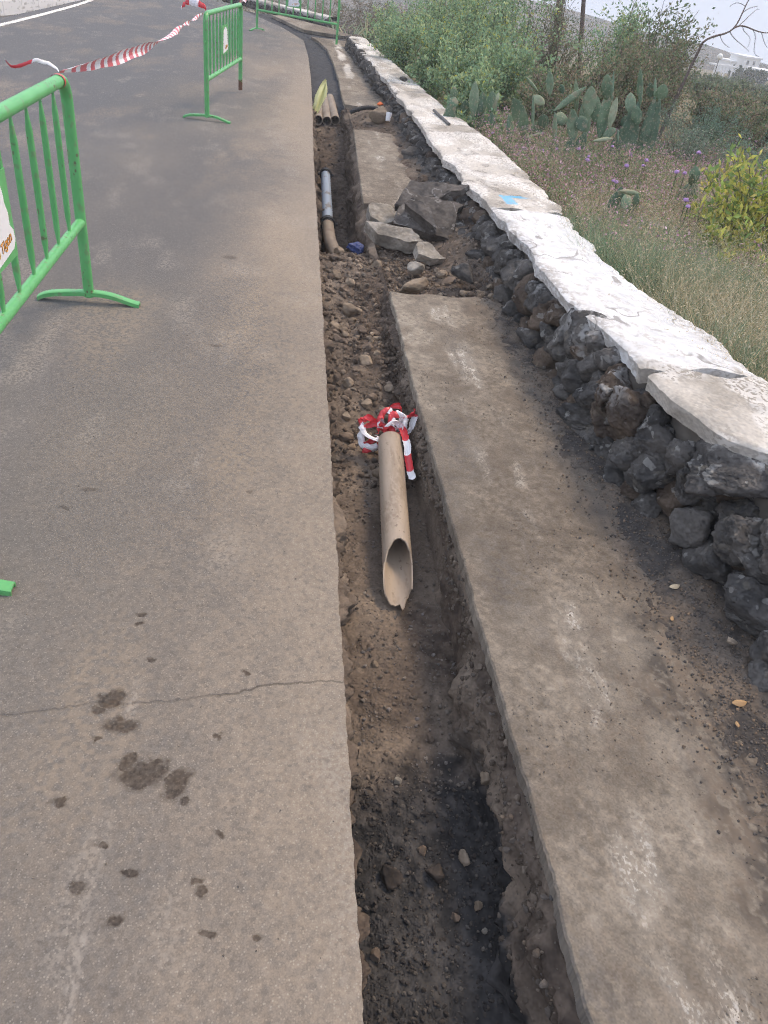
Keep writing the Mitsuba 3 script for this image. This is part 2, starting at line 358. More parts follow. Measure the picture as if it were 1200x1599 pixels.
def green_col(p, n, uv):
    x, y, z = loc(p)
    a = fbm(x * 12, y * 12, z * 12, 3)
    c = mix((.095, .375, .115), (.14, .45, .165), a)
    dirt = smoothstep(.60, .72, fbm(x * 40, y * 40, z * 25, 3))
    c = mix(c, (.20, .22, .13), .45 * dirt)
    ch = smoothstep(.74, .80, noise(x * 95, y * 95, z * 60)) * smoothstep(.56, .66, fbm(x * 9, y * 9, z * 9, 2))
    return mix(c, (.14, .10, .07), .8 * ch)
mat('m_green', pbr(proc(green_col), .38, .5))
def post_rust(p, n, uv):
    x, y, z = loc(p)
    return mix(green_col(p, n, uv), mix((.10, .045, .025), (.17, .085, .05), noise(x * 200, y * 200, z * 200)), smoothstep(.155, .135, z + .05 * (noise(x * 90, y * 90, z * 60) - .5)))
mat('m_green_rusty', pbr(proc(post_rust), .5, .4))
mat('m_decal', pbr((.80, .80, .80), .4, .4))
mat('m_decal_orange', pbr((.75, .33, .05), .4, .4))
mat('m_decal_brown', pbr((.12, .06, .03), .4, .4))
mat('m_tape', two(pbr(VC, .32, .5)))
def pvc_col(p, n, uv):
    x, y, z = loc(p)
    a = fbm(x * 10, y * 5, z * 10, 4)
    c = mix((.335, .270, .205), (.41, .335, .26), a)
    d = smoothstep(.42, .72, fbm(x * 30 + 5, y * 5, z * 30, 5))
    c = mix(c, (.235, .178, .128), .7 * d * smoothstep(.2, .7, fbm(x * 120, y * 60, z * 120, 2)))
    s = smoothstep(.70, .80, fbm(x * 120, y * 70, z * 120, 2)) * smoothstep(.4, .6, fbm(x * 14, y * 6, z * 14, 2))
    return mix(c, (.13, .10, .075), .6 * s)
mat('m_pvc', two(pbr(proc(pvc_col), .55, .4)))
def grey_pipe(p, n, uv):
    x, y, z = loc(p)
    c = mix((.215, .27, .345), (.30, .355, .43), fbm(x * 12, y * 4, z * 12, 3))
    return mix(c, (.17, .14, .11), .8 * smoothstep(.58, .66, fbm(x * 14 + 3, y * 8, z * 14, 4)))
mat('m_grey_pipe', pbr(proc(grey_pipe), .5, .4))
def dirty_pipe(p, n, uv):
    x, y, z = loc(p)
    return mix((.19, .15, .115), (.30, .25, .20), fbm(x * 20, y * 14, z * 20, 4))
mat('m_dirty_pipe', two(pbr(proc(dirty_pipe), .75, .3)))
mat('m_rubber', pbr((.022, .022, .024), .6, .4))
mat('m_rust', pbr((.16, .10, .07), .7, .3))
mat('m_steel_bar', pbr((.10, .095, .09), .6, .4))
mat('m_blue_bag', two(pbr((.035, .055, .17), .5, .4)))
mat('m_yellow', two(pbr((.62, .60, .30), .6, .3)))
mat('m_orange', two(pbr((.72, .16, .04), .5, .4)))
mat('m_leaf_dead', two(pbr((.42, .27, .14), .8, .2)))
mat('m_pebble', pbr(VC, .92, .25))
def line_col(p, n, uv):
    x, y, z = loc(p)
    return mix((.72, .70, .64), (.30, .29, .28), .8 * smoothstep(.55, .68, fbm(x * 18, y * 9, 1.0, 3)))
mat('m_line', pbr(proc(line_col), .75, .3))
def kerb_col(p, n, uv):
    x, y, z = loc(p)
    return mix((.74, .74, .73), (.34, .33, .31), .7 * smoothstep(.55, .68, fbm(x * 14, y * 8, z * 14, 4)))
mat('m_kerb', pbr(proc(kerb_col), .8, .3))
def gravel_col(p, n, uv):
    x, y, z = loc(p)
    return mix((.06, .058, .056), (.15, .135, .115), fbm(x * 9, y * 9, 1.0, 5))
mat('m_verge', bump(pbr(proc(gravel_col), .95, .1), soil_h, 2.0, 2e-3))
def ground_col(p, n, uv):
    x, y, z = loc(p)
    a = fbm(x * 1.5, y * 1.5, 2.0, 4); b = fbm(x * 16, y * 16, 4.0, 3)
    c = mix((.125, .095, .065), (.24, .19, .125), a)
    c = mix(c, (.060, .080, .035), .7 * smoothstep(.46, .60, b))
    return c * (.7 + .5 * b)
mat('m_ground', pbr(proc(ground_col), .95, .1))
def hill_col(p, n, uv):
    x, y, z = loc(p)
    a = fbm(x * .02, y * .012, 2.0, 5); b = fbm(x * .16, y * .10, 4.0, 4)
    c = mix((.060, .052, .045), (.095, .082, .068), a)
    return mix(c, (.028, .036, .026), .85 * smoothstep(.47, .58, b))
mat('m_hill', pbr(proc(hill_col), .97, .05))
mat('m_foliage', two({'type': 'principledthin', 'base_color': VC, 'roughness': .55, 'diff_trans': .55, 'eta': 1.35}) if False else {'type': 'principledthin', 'base_color': VC, 'roughness': .55, 'diff_trans': .6, 'eta': 1.35})
mat('m_stem', pbr(VC, .85, .2))
def cactus_col(k):
    def col(p, n, uv):
        x, y, z = loc(p)
        a = fbm(x * 5 + k, y * 5, z * 5, 3); b = fbm(x * 30, y * 30, z * 30, 3)
        f, g, w = voronoi(x * 26 + z * 7, z * 26 + y * 5)
        c = mix([(.125, .205, .125), (.17, .26, .165), (.27, .33, .20), (.095, .16, .10)][k], [(.20, .29, .17), (.26, .35, .22), (.38, .42, .27), (.15, .22, .14)][k], smoothstep(.3, .7, a)) * (.62 + .46 * b)
        c = mix(c, (.30, .26, .17), .7 * smoothstep(.62, .72, fbm(x * 17 + 5, y * 17, z * 17, 3)))
        return mix(c, (.42, .38, .28), .8 * smoothstep(.16, .09, f))
    return col
for k in range(4): mat(f'm_cactus_{k}', pbr(proc(cactus_col(k)), .55, .3))
mat('m_cactus', pbr(VC, .6, .3))
def pole_col(p, n, uv):
    x, y, z = loc(p)
    return mix((.12, .09, .075), (.19, .15, .13), fbm(x * 25, y * 25, z * 2, 3))
mat('m_pole', pbr(proc(pole_col), .9, .15))
mat('m_house', pbr((.82, .82, .80), .9, .2))
mat('m_window', pbr((.04, .05, .06), .2, .5))
mat('m_lamp_globe', pbr((.85, .83, .74), .3, .5))
mat('m_grey_wall', pbr((.40, .39, .38), .9, .2))

# ------------------------------------------------------------------ road
def edge_x(y):      # cut edge of the road beside the trench
    y = np.asarray(y, float)
    x = np.interp(y, [-2, 8, 11, 14, 17, 20, 22.8, 25.4, 26.9, 30, 34, 40, 46], [.2, .205, .23, .24, .22, .14, -.4, -1.13, -1.6, -2.9, -5.4, -10.5, -18])
    return x
ye = np.r_[np.arange(-1.5, 6, .012), np.arange(6, 14, .03), np.arange(14, 46.1, .15)]
rag = .010 * (meshkit.fbm(np.stack([ye * 9, ye * 0, ye * 0 + 1], -1), 4) - .5) + .007 * (meshkit.fbm(np.stack([ye * 60, ye * 0, ye * 0 + 3], -1), 2) - .5)
re_ = np.stack([edge_x(ye) + rag, ye], 1)
kl = [(-5.3, -1.5), (-5.3, 23), (-6.0, 27), (-8.5, 31), (-14, 35.5), (-24, 41)]
poly = Polygon(np.vstack([re_, kl[::-1]]))
road = trimesh.creation.extrude_polygon(poly, .075, engine='earcut'); road.apply_translation((0, 0, -.075))
add(thing('road', 'worn grey asphalt road with dusty cut edge and dark drip stains', 'road', kind='structure'), road, 'm_asphalt')
Ln = np.array([(-5.0, -1.5), (-4.98, 15.5), (-5.0, 19), (-5.12, 23), (-5.75, 27), (-8.1, 30.7), (-13.5, 35.0)])
Ls = spline(Ln, 60); tn = np.gradient(Ls, axis=0); tn /= np.linalg.norm(tn, axis=1, keepdims=True); nn = np.stack([tn[:, 1], -tn[:, 0]], 1)
V = np.zeros((60, 2, 3)); V[:, 0, :2] = Ls - nn * .06; V[:, 1, :2] = Ls + nn * .06; V[..., 2] = .004
add(thing('edge_line', 'white painted edge line along the far left kerb', 'road marking', kind='structure'), grid(V), 'm_line')
kb = thing('kerb', 'whitewashed kerb of concrete blocks along the left of the road', 'kerb', kind='structure')
Ks = spline(np.array(kl), 400)
L = np.r_[0, np.cumsum(np.linalg.norm(np.diff(Ks, axis=0), axis=1))]
for k in range(40):
    s0, s1 = 10.5 + k * .8, 10.5 + k * .8 + .785
    a = np.array([np.interp(s0, L, Ks[:, i]) for i in (0, 1)]); b = np.array([np.interp(s1, L, Ks[:, i]) for i in (0, 1)])
    d = (b - a); ln = np.linalg.norm(d); ang = math.atan2(d[1], d[0])
    pr = Polygon([(-.0, -.1), (.0, .145), (.03, .17), (.25, .17), (.25, -.1)])
    m = trimesh.creation.extrude_polygon(pr, ln, engine='earcut')
    m.apply_transform(np.array([[0, 0, 1, 0], [1, 0, 0, 0], [0, 1, 0, 0], [0, 0, 0, 1.0]]))
    part(kb, 'block', m, 'm_kerb', tr(a[0], a[1], 0, ang))
Vg = np.zeros((80, 12, 3)); Kv = spline(np.array(kl), 80)
tn = np.gradient(Kv, axis=0); tn /= np.linalg.norm(tn, axis=1, keepdims=True); nn = np.stack([-tn[:, 1], tn[:, 0]], 1)
for j in range(12):
    Vg[:, j, :2] = Kv + nn * (.2 + (11 - j) * .5)
    Vg[:, j, 2] = .10 + .1 * meshkit.fbm(np.stack([Vg[:, j, 0], Vg[:, j, 1], 0 * Kv[:, 0]], -1) * 1.3, 3)
add(thing('gravel_verge', 'dark gravel verge behind the white kerb', 'verge', kind='structure'), grid(Vg), 'm_verge', smooth=True)

# ------------------------------------------------------------------ trench and soil
def slab_x(y):
    y = np.asarray(y, float)
    return np.interp(y, [-1, 2, 3, 4.4, 6.4, 6.8, 7.8, 8.7, 9.6, 10.2, 12.2, 14.3, 16.6, 18.9, 20.5, 21.8, 22.8, 26], [.655, .632, .618, .62, .59, .60, .63, .66, .69, .69, .665, .69, .68, .62, .45, .2, .0, -.75])
def floor_z(y):
    return np.interp(y, [-1, 1.2, 2, 2.9, 3.3, 3.8, 4.4, 5.0, 5.5, 5.9, 6.3, 8.8, 9.6, 10.6, 11.2, 11.5, 12.0, 13, 23, 40], [-.30, -.30, -.275, -.265, -.225, -.17, -.12, -.10, -.13, -.33, -.50, -.50, -.40, -.24, -.23, -.20, -.11, -.075, -.055, -.04])
def nz(P, f, o=4, s=0): return meshkit.fbm(np.asarray(P) * f, o, s) - .5
def soil_z(x, y):
    x, y = np.broadcast_arrays(np.asarray(x, float), np.asarray(y, float))
    P = np.stack([x, y, 0 * x], -1)
    rub = np.interp(y, [2.6, 3.3, 4, 5.6, 6.1, 6.6], [0, .7, 1, 1, .8, .3])
    fillm = np.clip((y - 11.4) / .5, 0, 1)
    tz = floor_z(y) + (.035 + .10 * rub) * nz(P, 4.5, 4, 1) + (.020 + .03 * rub) * (1 - .8 * fillm) * nz(P, 19, 3, 2) + .015 * (1 - .8 * fillm) * nz(P, 62, 2, 3)
    # right bank: dust and soil between slab and wall; rubble where the slab is missing
    sh = np.interp(x, [1.0, 1.15, 1.3, 1.45, 1.65], [-.045, -.012, .008, .018, .03])
    g1 = np.interp(y, [4.35, 4.6, 5.2, 5.9, 6.3, 6.5], [0, 1, 1, 1, 1, 0])
    hole = np.interp(x, [.6, 1.0, 1.3, 1.6], [-.10, -.09, .0, .14]) + .09 * nz(P, 5, 4, 7)
    sh = sh * (1 - g1) + hole * g1
    m2 = np.exp(-((y - 10.9) / .65) ** 2) * np.clip((x - .72) / .2, 0, 1)
    sh = sh + m2 * (.09 + .10 * nz(P, 4, 3, 9))
    sw = np.interp(y, [5, 5.5, 7.6, 9, 11], [0, 1, 1, .5, 0]); sh = sh + sw * np.clip((x - 1.0) / .3, 0, 1) * .07
    sz = sh + .035 * nz(P, 8, 3, 4) + .016 * nz(P, 30, 3, 5) + .008 * nz(P, 85, 2, 6)
    under = slab_x(y) - .005
    wide = np.interp(y, [4.3, 4.7, 5.5, 6.2], [.012, .12, .10, .02])
    t = np.clip((x - under - .0) / wide, 0, 1); t = t * t * (3 - 2 * t)
    return tz * (1 - t) + sz * t
xs = np.r_[np.arange(-.08, .80, .0115), np.arange(.80, 1.66, .018)]
ys = np.r_[np.arange(-.8, 6.5, .0125), np.arange(6.5, 12, .025), np.arange(12, 27.5, .08)]
X, Y = np.meshgrid(xs, ys)
shift = edge_x(Y) - .2
keep = np.interp(Y, [14, 20], [0, 1]) * np.clip((1.65 - X) / 1.4, 0, 1)
Xs = X + shift * keep
V = np.stack([Xs, Y, soil_z(Xs, Y)], -1)
add(thing('trench_soil', 'brown stony soil of the open trench and its banks', 'soil', kind='structure'), grid(V), 'm_soil', smooth=True)
# the two cut faces of the trench, lumpy earth
def bank(name, label, side):
    yy = np.r_[np.arange(-.8, 6.4, .014), np.arange(6.4, 11.5, .03)]
    zz = np.linspace(0, 1, 30)
    Yb, S = np.meshgrid(yy, zz, indexing='ij')
    Zb = -.046 + S * (floor_z(Yb) - .05 + .046)
    P = np.stack([Yb * 0 + side, Yb, Zb], -1)
    lump = .11 * (nz(P, 4.0, 4, 21 + side) + .5) ** 1.5 + .09 * np.abs(nz(P, 10, 4, 23)) + .035 * nz(P, 36, 3, 25) + .012 * nz(P, 110, 2, 26)
    env = np.clip(S / .12, 0, 1) * np.interp(Yb, [-1, 4.2, 4.6, 6, 6.5], [1, 1, .7, .7, 1])
    if side > 0: Xb = slab_x(Yb) + .014 - (lump * np.interp(Yb, [1.5, 1.9, 3.1, 3.4], [1.25, .80, .70, 1.2]) - .022) * env - .02 * S * env
    else: Xb = edge_x(Yb) - .02 + (lump * 1.5 - .030) * env
    V = np.stack([Xb, Yb, Zb], -1)
    if side > 0: V = V[::-1]
    return add(thing(name, label, 'trench side', kind='structure'), grid(V), 'm_soil', smooth=True)
bank('trench_bank', 'lumpy earth face of the trench under the concrete slab', 1)
bank('road_bank', 'lumpy earth face of the trench under the asphalt edge', -1)

# ------------------------------------------------------------------ concrete pavement slabs
def slab(y0, y1, x1, label, th=.048, endcut=None, z=0.0):
    step = .014 if y0 < 5 else .04
    n = int((y1 - y0) / step)
    yy = np.linspace(y0, y1, n)
    e = slab_x(yy) + .014 * (meshkit.fbm(np.stack([yy * 7, yy * 0 + y0, yy * 0], -1), 4, 3) - .5) + .008 * (meshkit.fbm(np.stack([yy * 55, yy * 0 + y0, yy * 0], -1), 2, 4) - .5)
    m = 22; xx = np.linspace(0, 1, m) ** 1.6
    Xg = e[:, None] + (x1 - e[:, None]) * xx[None]
    Yg = np.repeat(yy[:, None], m, 1)
    if endcut is not None:
        far = np.clip((Yg - (y1 - .5)) / .5, 0, 1); Yg = Yg + far * endcut(Xg)
        near = np.clip((y0 + .5 - Yg) / .5, 0, 1); Yg = Yg + near * endcut(Xg + 3)
    P = np.stack([Xg, Yg, 0 * Xg], -1)
    Zg = z + .007 * nz(P, 3, 3, 11) + .003 * nz(P, 25, 2, 12)
    Zg[:, 0] -= .006
    top = np.stack([Xg, Yg, Zg], -1)
    rim = np.concatenate([top[:, 0][::-1], top[0, 1:], top[1:, -1], top[-1, ::-1][1:]], 0)
    lv = np.linspace(0, 1, 6)
    side = np.repeat(rim[None], 6, 0).copy()
    side[..., 2] -= lv[:, None] * th
    cen = rim.mean(0)
    jag = .010 * nz(side, 18, 3, 13) + .006 * nz(side, 60, 2, 14)
    side[1:, :, 0] += jag[1:] + .004
    mm = cat([grid(top), grid(side[::-1])])
    mm.merge_vertices()
    key = thing('pavement_slab', label, 'concrete slab')
    add(key, mm, 'm_slab', smooth=40)
    return key
slab(-1.0, 4.46, 1.36, 'long dusty concrete slab beside the open trench, nearest the camera', endcut=lambda x: .06 * (x - .62) + .015 * np.sin(x * 23))
slab(6.45, 9.75, 1.33, 'dusty concrete slab beside the grey pipe, beyond the broken asphalt', endcut=lambda x: .05 * np.sin(x * 9))
slab(11.5, 21.2, 1.25, 'far concrete slab curving beside the dark filled strip of trench', endcut=lambda x: .05 * np.sin(x * 9))
m = trimesh.creation.extrude_polygon(Polygon([(.15, 22.35), (1.2, 22.0), (1.3, 22.6), (.9, 24.0), (-.5, 26.3), (-.75, 26.0)]), .07, engine='earcut'); m.apply_translation((0, 0, -.03))
add(thing('pavement_slab', 'raised slab end with dark edge at the gap in the wall', 'concrete slab'), m, 'm_slab')

# ------------------------------------------------------------------ wall
capL = lambda y: np.interp(y, [-3, 1.9, 2.2, 3, 4, 5, 6.2, 8, 12, 15, 19.8], [1.60, 1.56, 1.44, 1.40, 1.38, 1.40, 1.36, 1.33, 1.31, 1.22, 1.12])
capR = lambda y: np.interp(y, [-3, 2.2, 3.3, 4, 5, 6.2, 8, 10, 12.5, 15.6, 19.8], [2.0, 1.96, 1.93, 1.85, 1.88, 2.0, 2.0, 1.88, 1.74, 1.66, 1.47])
capZ = lambda y: np.interp(y, [-3, 1.9, 2.3, 3, 4, 5, 5.6, 7, 10, 15, 19.8], [.45, .45, .44, .40, .365, .33, .315, .28, .26, .24, .22])
wall = thing('stone_wall', 'low dry stone wall of dark lava rocks with a whitewashed concrete capping', 'wall')
def cap_piece(y0, y1, label, th=.058, cutl=None):
    step = .016 if y0 < 6 else .035
    yy = np.arange(y0, y1 + 1e-6, step); n = len(yy)
    A = np.stack([yy * 3.2, yy * 0, yy * 0], -1); B = np.stack([yy * 3.2, yy * 0 + 9, yy * 0], -1)
    l = capL(yy) + .11 * (meshkit.fbm(A, 4, 31) - .5) + .026 * (meshkit.fbm(A * 2.1, 3, 45) - .5) + .009 * (meshkit.fbm(A * 13, 4, 32) - .5)
    r = capR(yy) + .10 * (meshkit.fbm(B, 4, 33) - .5) + .03 * (meshkit.fbm(B * 9, 3, 34) - .5)
    if cutl is not None: l = np.maximum(l, cutl(yy))
    m = 36; t = np.linspace(0, 1, m)
    Xg = l[:, None] + (r - l)[:, None] * t[None]
    Yg = np.repeat(yy[:, None], m, 1) + .03 * np.sin(t * 9 + y0)[None] * np.exp(-np.minimum(yy - y0, y1 - yy) / .05)[:, None]
    P = np.stack([Xg, Yg, 0 * Xg], -1)
    d = np.minimum(t, 1 - t)[None] * (r - l)[:, None]
    Zg = capZ(yy)[:, None] + .03 * nz(P, 1.6, 3, 35) + .010 * nz(P, 12, 3, 36) + .006 * nz(P, 45, 2, 37) - .012 * np.exp(-d / .012)
    top = np.stack([Xg, Yg, Zg], -1)
    rim = np.concatenate([top[:, 0][::-1], top[0, 1:], top[1:, -1], top[-1, ::-1][1:]], 0)
    lv = np.linspace(0, 1, 7); side = np.repeat(rim[None], 7, 0).copy()
    thv = th * (1 + .6 * np.clip(meshkit.fbm(rim * 6, 3, 38) - .45, -.3, .4))
    side[..., 2] -= lv[:, None] * thv[None]
    mx = (capL(side[..., 1]) + capR(side[..., 1])) / 2
    s = np.sign(mx - side[..., 0])
    side[1:, :, 0] += (s * (.012 * lv[:, None] + .012 * nz(side, 7, 3, 39) + .008 * nz(side, 40, 2, 40)))[1:]
    mm = cat([grid(top), grid(side[::-1])]); mm.merge_vertices()
    part(wall, 'capping', mm, 'm_cap', smooth=32, label=label)
near_cut = lambda y: np.interp(y, [1.0, 1.86, 1.9, 2.02, 2.08, 2.14, 2.2, 3], [1.70, 1.68, 1.62, 1.60, 1.52, 1.40, 1.30, 1.2])
cap_piece(-1.2, 2.655, 'grey weathered end of the capping with a broken corner', cutl=near_cut)
cap_piece(2.675, 5.385, 'bright whitewashed stretch of the capping')
cap_piece(5.40, 12.3, 'worn capping with a sprayed blue mark')
cap_piece(12.32, 19.8, 'far stretch of the pale capping')
yy = np.arange(-1.2, 19.7, .1)
V = np.zeros((len(yy), 4, 3)); V[..., 1] = yy[:, None]
V[:, 0, 0] = V[:, 1, 0] = np.maximum(capL(yy), near_cut(yy) - .08) + .07; V[:, 2, 0] = V[:, 3, 0] = capR(yy) - .06
V[:, 0, 2] = V[:, 3, 2] = -.5; V[:, 1, 2] = V[:, 2, 2] = capZ(yy) - .045
part(wall, 'core', grid(V[:, ::1]), 'm_mortar')

rs = np.random.default_rng(5)
lava_names = ['m_lava', 'm_lava', 'm_lava', 'm_lava_brown']
def wstone(x, y, z, sx, sy, sz, mt, seed, sub=3, rz=None):
    m = rock(seed, (sx, sy, sz), sub, 13, .14, 4.0, .5, .42)
    part(wall, 'stone', m, mt, tr(x, y, z, rs.uniform(-.35, .35) if rz is None else rz, rs.uniform(-.3, .3), rs.uniform(-.3, .3)), smooth=True)
# the big stones at the broken near end
near = [(1.545, 2.07, .315, .29, .30, .20, 'm_lava_painted'), (1.50, 2.24, .085, .16, .17, .16, 'm_lava_brown'), (1.50, 2.06, .105, .20, .24, .19, 'm_lava'), (1.54, 1.85, .20, .18, .19, .17, 'm_lava'), (1.49, 2.27, .25, .17, .16, .17, 'm_lava'), (1.48, 2.40, .17, .17, .18, .17, 'm_lava'), (1.50, 2.18, .20, .14, .14, .12, 'm_lava'),
        (1.62, 1.70, .27, .28, .34, .27, 'm_lava_painted'), (1.51, 1.90, .05, .20, .21, .19, 'm_lava'), (1.53, 1.66, .06, .22, .27, .24, 'm_lava'), (1.53, 1.42, .05, .24, .25, .24, 'm_lava'), (1.66, 1.42, .22, .22, .25, .2, 'm_lava'),
        (1.60, 1.12, .03, .25, .26, .22, 'm_lava'), (1.68, 1.12, .24, .24, .27, .2, 'm_lava'), (1.62, .85, .05, .25, .28, .24, 'm_lava'), (1.70, .84, .27, .25, .28, .2, 'm_lava'), (1.56, 1.98, .21, .12, .14, .10, 'm_lava'), (1.53, 2.13, .22, .10, .12, .09, 'm_lava')]
for k in range(26):
    y = rs.uniform(.7, 2.3); near.append((1.57 + rs.uniform(-.02, .10), y, rs.uniform(.0, .30), rs.uniform(.14, .2), rs.uniform(.14, .22), rs.uniform(.12, .18), ['m_lava', 'm_lava', 'm_lava_brown'][k % 3]))
for k, (x, y, z, a, b, c_, mt) in enumerate(near): wstone(x, y, z, a, b, c_, mt, 400 + k, 4)
far_stones, count = [], 40
y = 2.3
rows = [(0, .0), (1, .09), (2, .18)]
for row in range(4):
    y = 2.28 + row * .07
    while y < 19.7:
        h = capZ(y) - .05
        nrow = 4 if y < 3.6 else 3 if y < 8 else 2
        sz = rs.uniform(.10, .215) * (1 if y < 9 else 1.2)
        if row < nrow:
            z = -.02 + (row + .4) / nrow * (h + .05) + rs.uniform(-.025, .02)
            out = .06 * (1 - row / nrow) if y < 5 else (.02 if y > 9 else .03)
            base = capL(y) + .050 - out + rs.uniform(-.02, .025)
            if 5.2 < y < 9.0 and row == 0: base -= rs.uniform(.02, .14)
            dims = (sz * rs.uniform(.9, 1.2), sz * rs.uniform(.95, 1.35), min(sz * rs.uniform(.8, 1.05), .17))
            if y < 13.0 and count < 296:
                z = min(z, h - dims[2] * .45 - .035); wstone(base, y, z, *dims, lava_names[rs.integers(4)], 1000 + count, 4 if y < 3.0 else 3); count += 1
            else:
                m = rock(1000 + count, dims, 2, 9, .08, 3, .5); m.apply_transform(tr(base, y, z, rs.uniform(-3, 3))); far_stones.append(m); count += 1
        y += sz * rs.uniform(.80, 1.02)
part(wall, 'stones', cat(far_stones), 'm_lava', smooth=True, kind='stuff')
# a lower row of tumbled stones at the foot is loose: see below

# second length of wall beyond the gap
wall2 = thing('stone_wall', 'far stretch of low white topped wall beyond the gap with the aloes', 'wall')
Wp = spline([(1.0, 25.6), (.2, 26.9), (-.9, 28.8), (-2.4, 31.2), (-4.8, 34.2), (-9, 38.5)], 120)
tn = np.gradient(Wp, axis=0); tn /= np.linalg.norm(tn, axis=1, keepdims=True); nn = np.stack([tn[:, 1], -tn[:, 0]], 1)
hz = .20
V = np.zeros((120, 12, 3)); P2 = np.stack([Wp[:, 0], Wp[:, 1], 0 * Wp[:, 0]], -1)
for j, (o, z) in enumerate([(-.2, hz - .1), (-.23, hz - .03), (-.2, hz), (-.12, hz + .01), (-.04, hz + .02), (.04, hz + .02), (.12, hz + .01), (.2, hz), (.23, hz - .03), (.2, hz - .1), (.1, hz - .1), (-.2, hz - .1)]):
    V[:, j, :2] = Wp + nn * (o + .04 * nz(P2 + [0, 0, j], 2, 3, 50)[:, None]); V[:, j, 2] = z + .03 * nz(P2 + [0, 0, j * .2], 2, 3, 51)
part(wall2, 'capping', grid(V), 'm_cap', smooth=50)
ms = []
for k in range(150):
    s = rs.uniform(0, 1) * 119; i = int(s)
    for z in (.0, .08):
        if rs.uniform() < .8:
            m = rock(3000 + k, (.2, .26, .16), 1, 8, .08); p = Wp[i] - nn[i] * (.16 + rs.uniform(-.03, .02)); m.apply_transform(tr(p[0], p[1], z, rs.uniform(-3, 3))); ms.append(m)
part(wall2, 'stones', cat(ms), 'm_lava', smooth=True, kind='stuff')

# ------------------------------------------------------------------ loose stones, gravel, rubble
pebs = [rock(600 + k, (1, .85, .7), 1, 9, .16, 3, .15, .40) for k in range(14)]
grits = [rock(650 + k, (1, .85, .7), 0, 7, .16, 3, .15, .5) for k in range(14)]
def gravel(name, label, pos, scale, palette, rng, catg='gravel', flat=.9):
    big = scale > .011
    if big.any() and (~big).any():
        m1, i1 = scatter(pebs, pos[big], scale[big], rng, flat); m2, i2 = scatter(grits, pos[~big], scale[~big], rng, flat)
        m = cat([m1, m2]); idx = np.r_[np.nonzero(big)[0][i1], np.nonzero(~big)[0][i2]]
    else: m, idx = scatter(pebs if big.all() else grits, pos, scale, rng, flat)
    pal = np.array(palette)
    c = pal[rng.integers(0, len(pal), len(pos))] * rng.uniform(.75, 1.25, (len(pos), 1))
    key = thing(name, label, catg, kind='stuff')
    add(key, m, 'm_pebble', smooth=False, color=np.clip(c[idx], 0, 1))
rg = np.random.default_rng(11)
def spread(n, x0, x1, y0, y1, power=1.0):
    y = y0 + (y1 - y0) * rg.uniform(0, 1, n) ** power
    return rg.uniform(x0, x1, n), y
x, y = spread(3200, .2, .68, .3, 1.30, 1.1); s = .004 + .011 * rg.uniform(0, 1, len(x)) ** 3.5
gravel('wet_gravel', 'dark wet gravel at the near end of the trench', np.stack([x, y, soil_z(x, y) + s * .15], -1), s * 1.1, [(.045, .039, .035), (.07, .060, .052), (.035, .031, .029), (.10, .088, .076), (.055, .047, .042), (.05, .045, .042), (.085, .078, .072)], rg)
# earth and stones sticking out of the two cut faces
yb = rg.uniform(.3, 4.4, 2600); zb = rg.uniform(-.26, -.05, 2600); s = .005 + .022 * rg.uniform(0, 1, 2600) ** 4
k_ = zb > floor_z(yb) + .01; yb, zb, s = yb[k_], zb[k_], s[k_]
Pb = np.stack([yb * 0 + 1, yb, zb], -1)
lump = .11 * (nz(Pb, 4.0, 4, 22) + .5) ** 1.5 + .09 * np.abs(nz(Pb, 10, 4, 23)) + .035 * nz(Pb, 36, 3, 25)
env = np.clip((-.046 - zb) / .03, 0, 1)
gravel('bank_stones', 'stones and earth crumbs sticking out of the trench side', np.stack([slab_x(yb) + .014 - (lump * np.interp(yb, [1.5, 1.9, 3.1, 3.4], [1.25, .80, .70, 1.2]) - .022) * env - .008, yb, zb], -1), s, [(.13, .102, .078), (.10, .078, .06), (.155, .124, .095), (.12, .10, .083)], rg, 'rubble')
x, y = spread(2400, .2, .66, 1.25, 3.2, 1.1); s = .004 + .012 * rg.uniform(0, 1, len(x)) ** 4
gravel('trench_gravel', 'small brown gravel strewn over the dry trench floor', np.stack([x, y, soil_z(x, y) + s * .15], -1), s * 1.1, [(.15, .122, .097), (.20, .17, .14), (.12, .10, .082), (.17, .15, .135), (.13, .105, .085)], rg)
x, y = spread(5200, .18, .95, 2.75, 6.0); k_ = (x < slab_x(y) + .0) | (y > 4.5); x, y = x[k_], y[k_]; s = .006 + .036 * rg.uniform(0, 1, len(x)) ** 4
gravel('trench_rubble', 'brown earth clods and rubble filling the middle of the trench', np.stack([x, y, soil_z(x, y) + s * .2], -1), s, [(.17, .130, .098), (.125, .096, .072), (.21, .165, .125), (.10, .076, .058), (.15, .125, .10)], rg, 'rubble')
x, y = spread(1500, .7, 1.45, 4.4, 6.6); s = .010 + .03 * rg.uniform(0, 1, len(x)) ** 3
gravel('bank_rubble', 'brown rubble spread from the trench to the foot of the wall', np.stack([x, y, soil_z(x, y) + s * .2], -1), s, [(.18, .14, .105), (.13, .10, .075), (.22, .175, .135), (.10, .085, .075)], rg, 'rubble')
x, y = spread(1600, .22, 1.35, 6.0, 12.0); s = .008 + .035 * rg.uniform(0, 1, len(x)) ** 4; k_ = (x < slab_x(y) - .02) | ((y > 9.9) & (y < 11.8)) | (x > 1.15); x, y, s = x[k_], y[k_], s[k_]
gravel('hole_rubble', 'dark clods around the pipes and over the far bank', np.stack([x, y, soil_z(x, y) + s * .2], -1), s, [(.14, .11, .085), (.10, .08, .062), (.18, .145, .115), (.075, .068, .062)], rg, 'rubble')
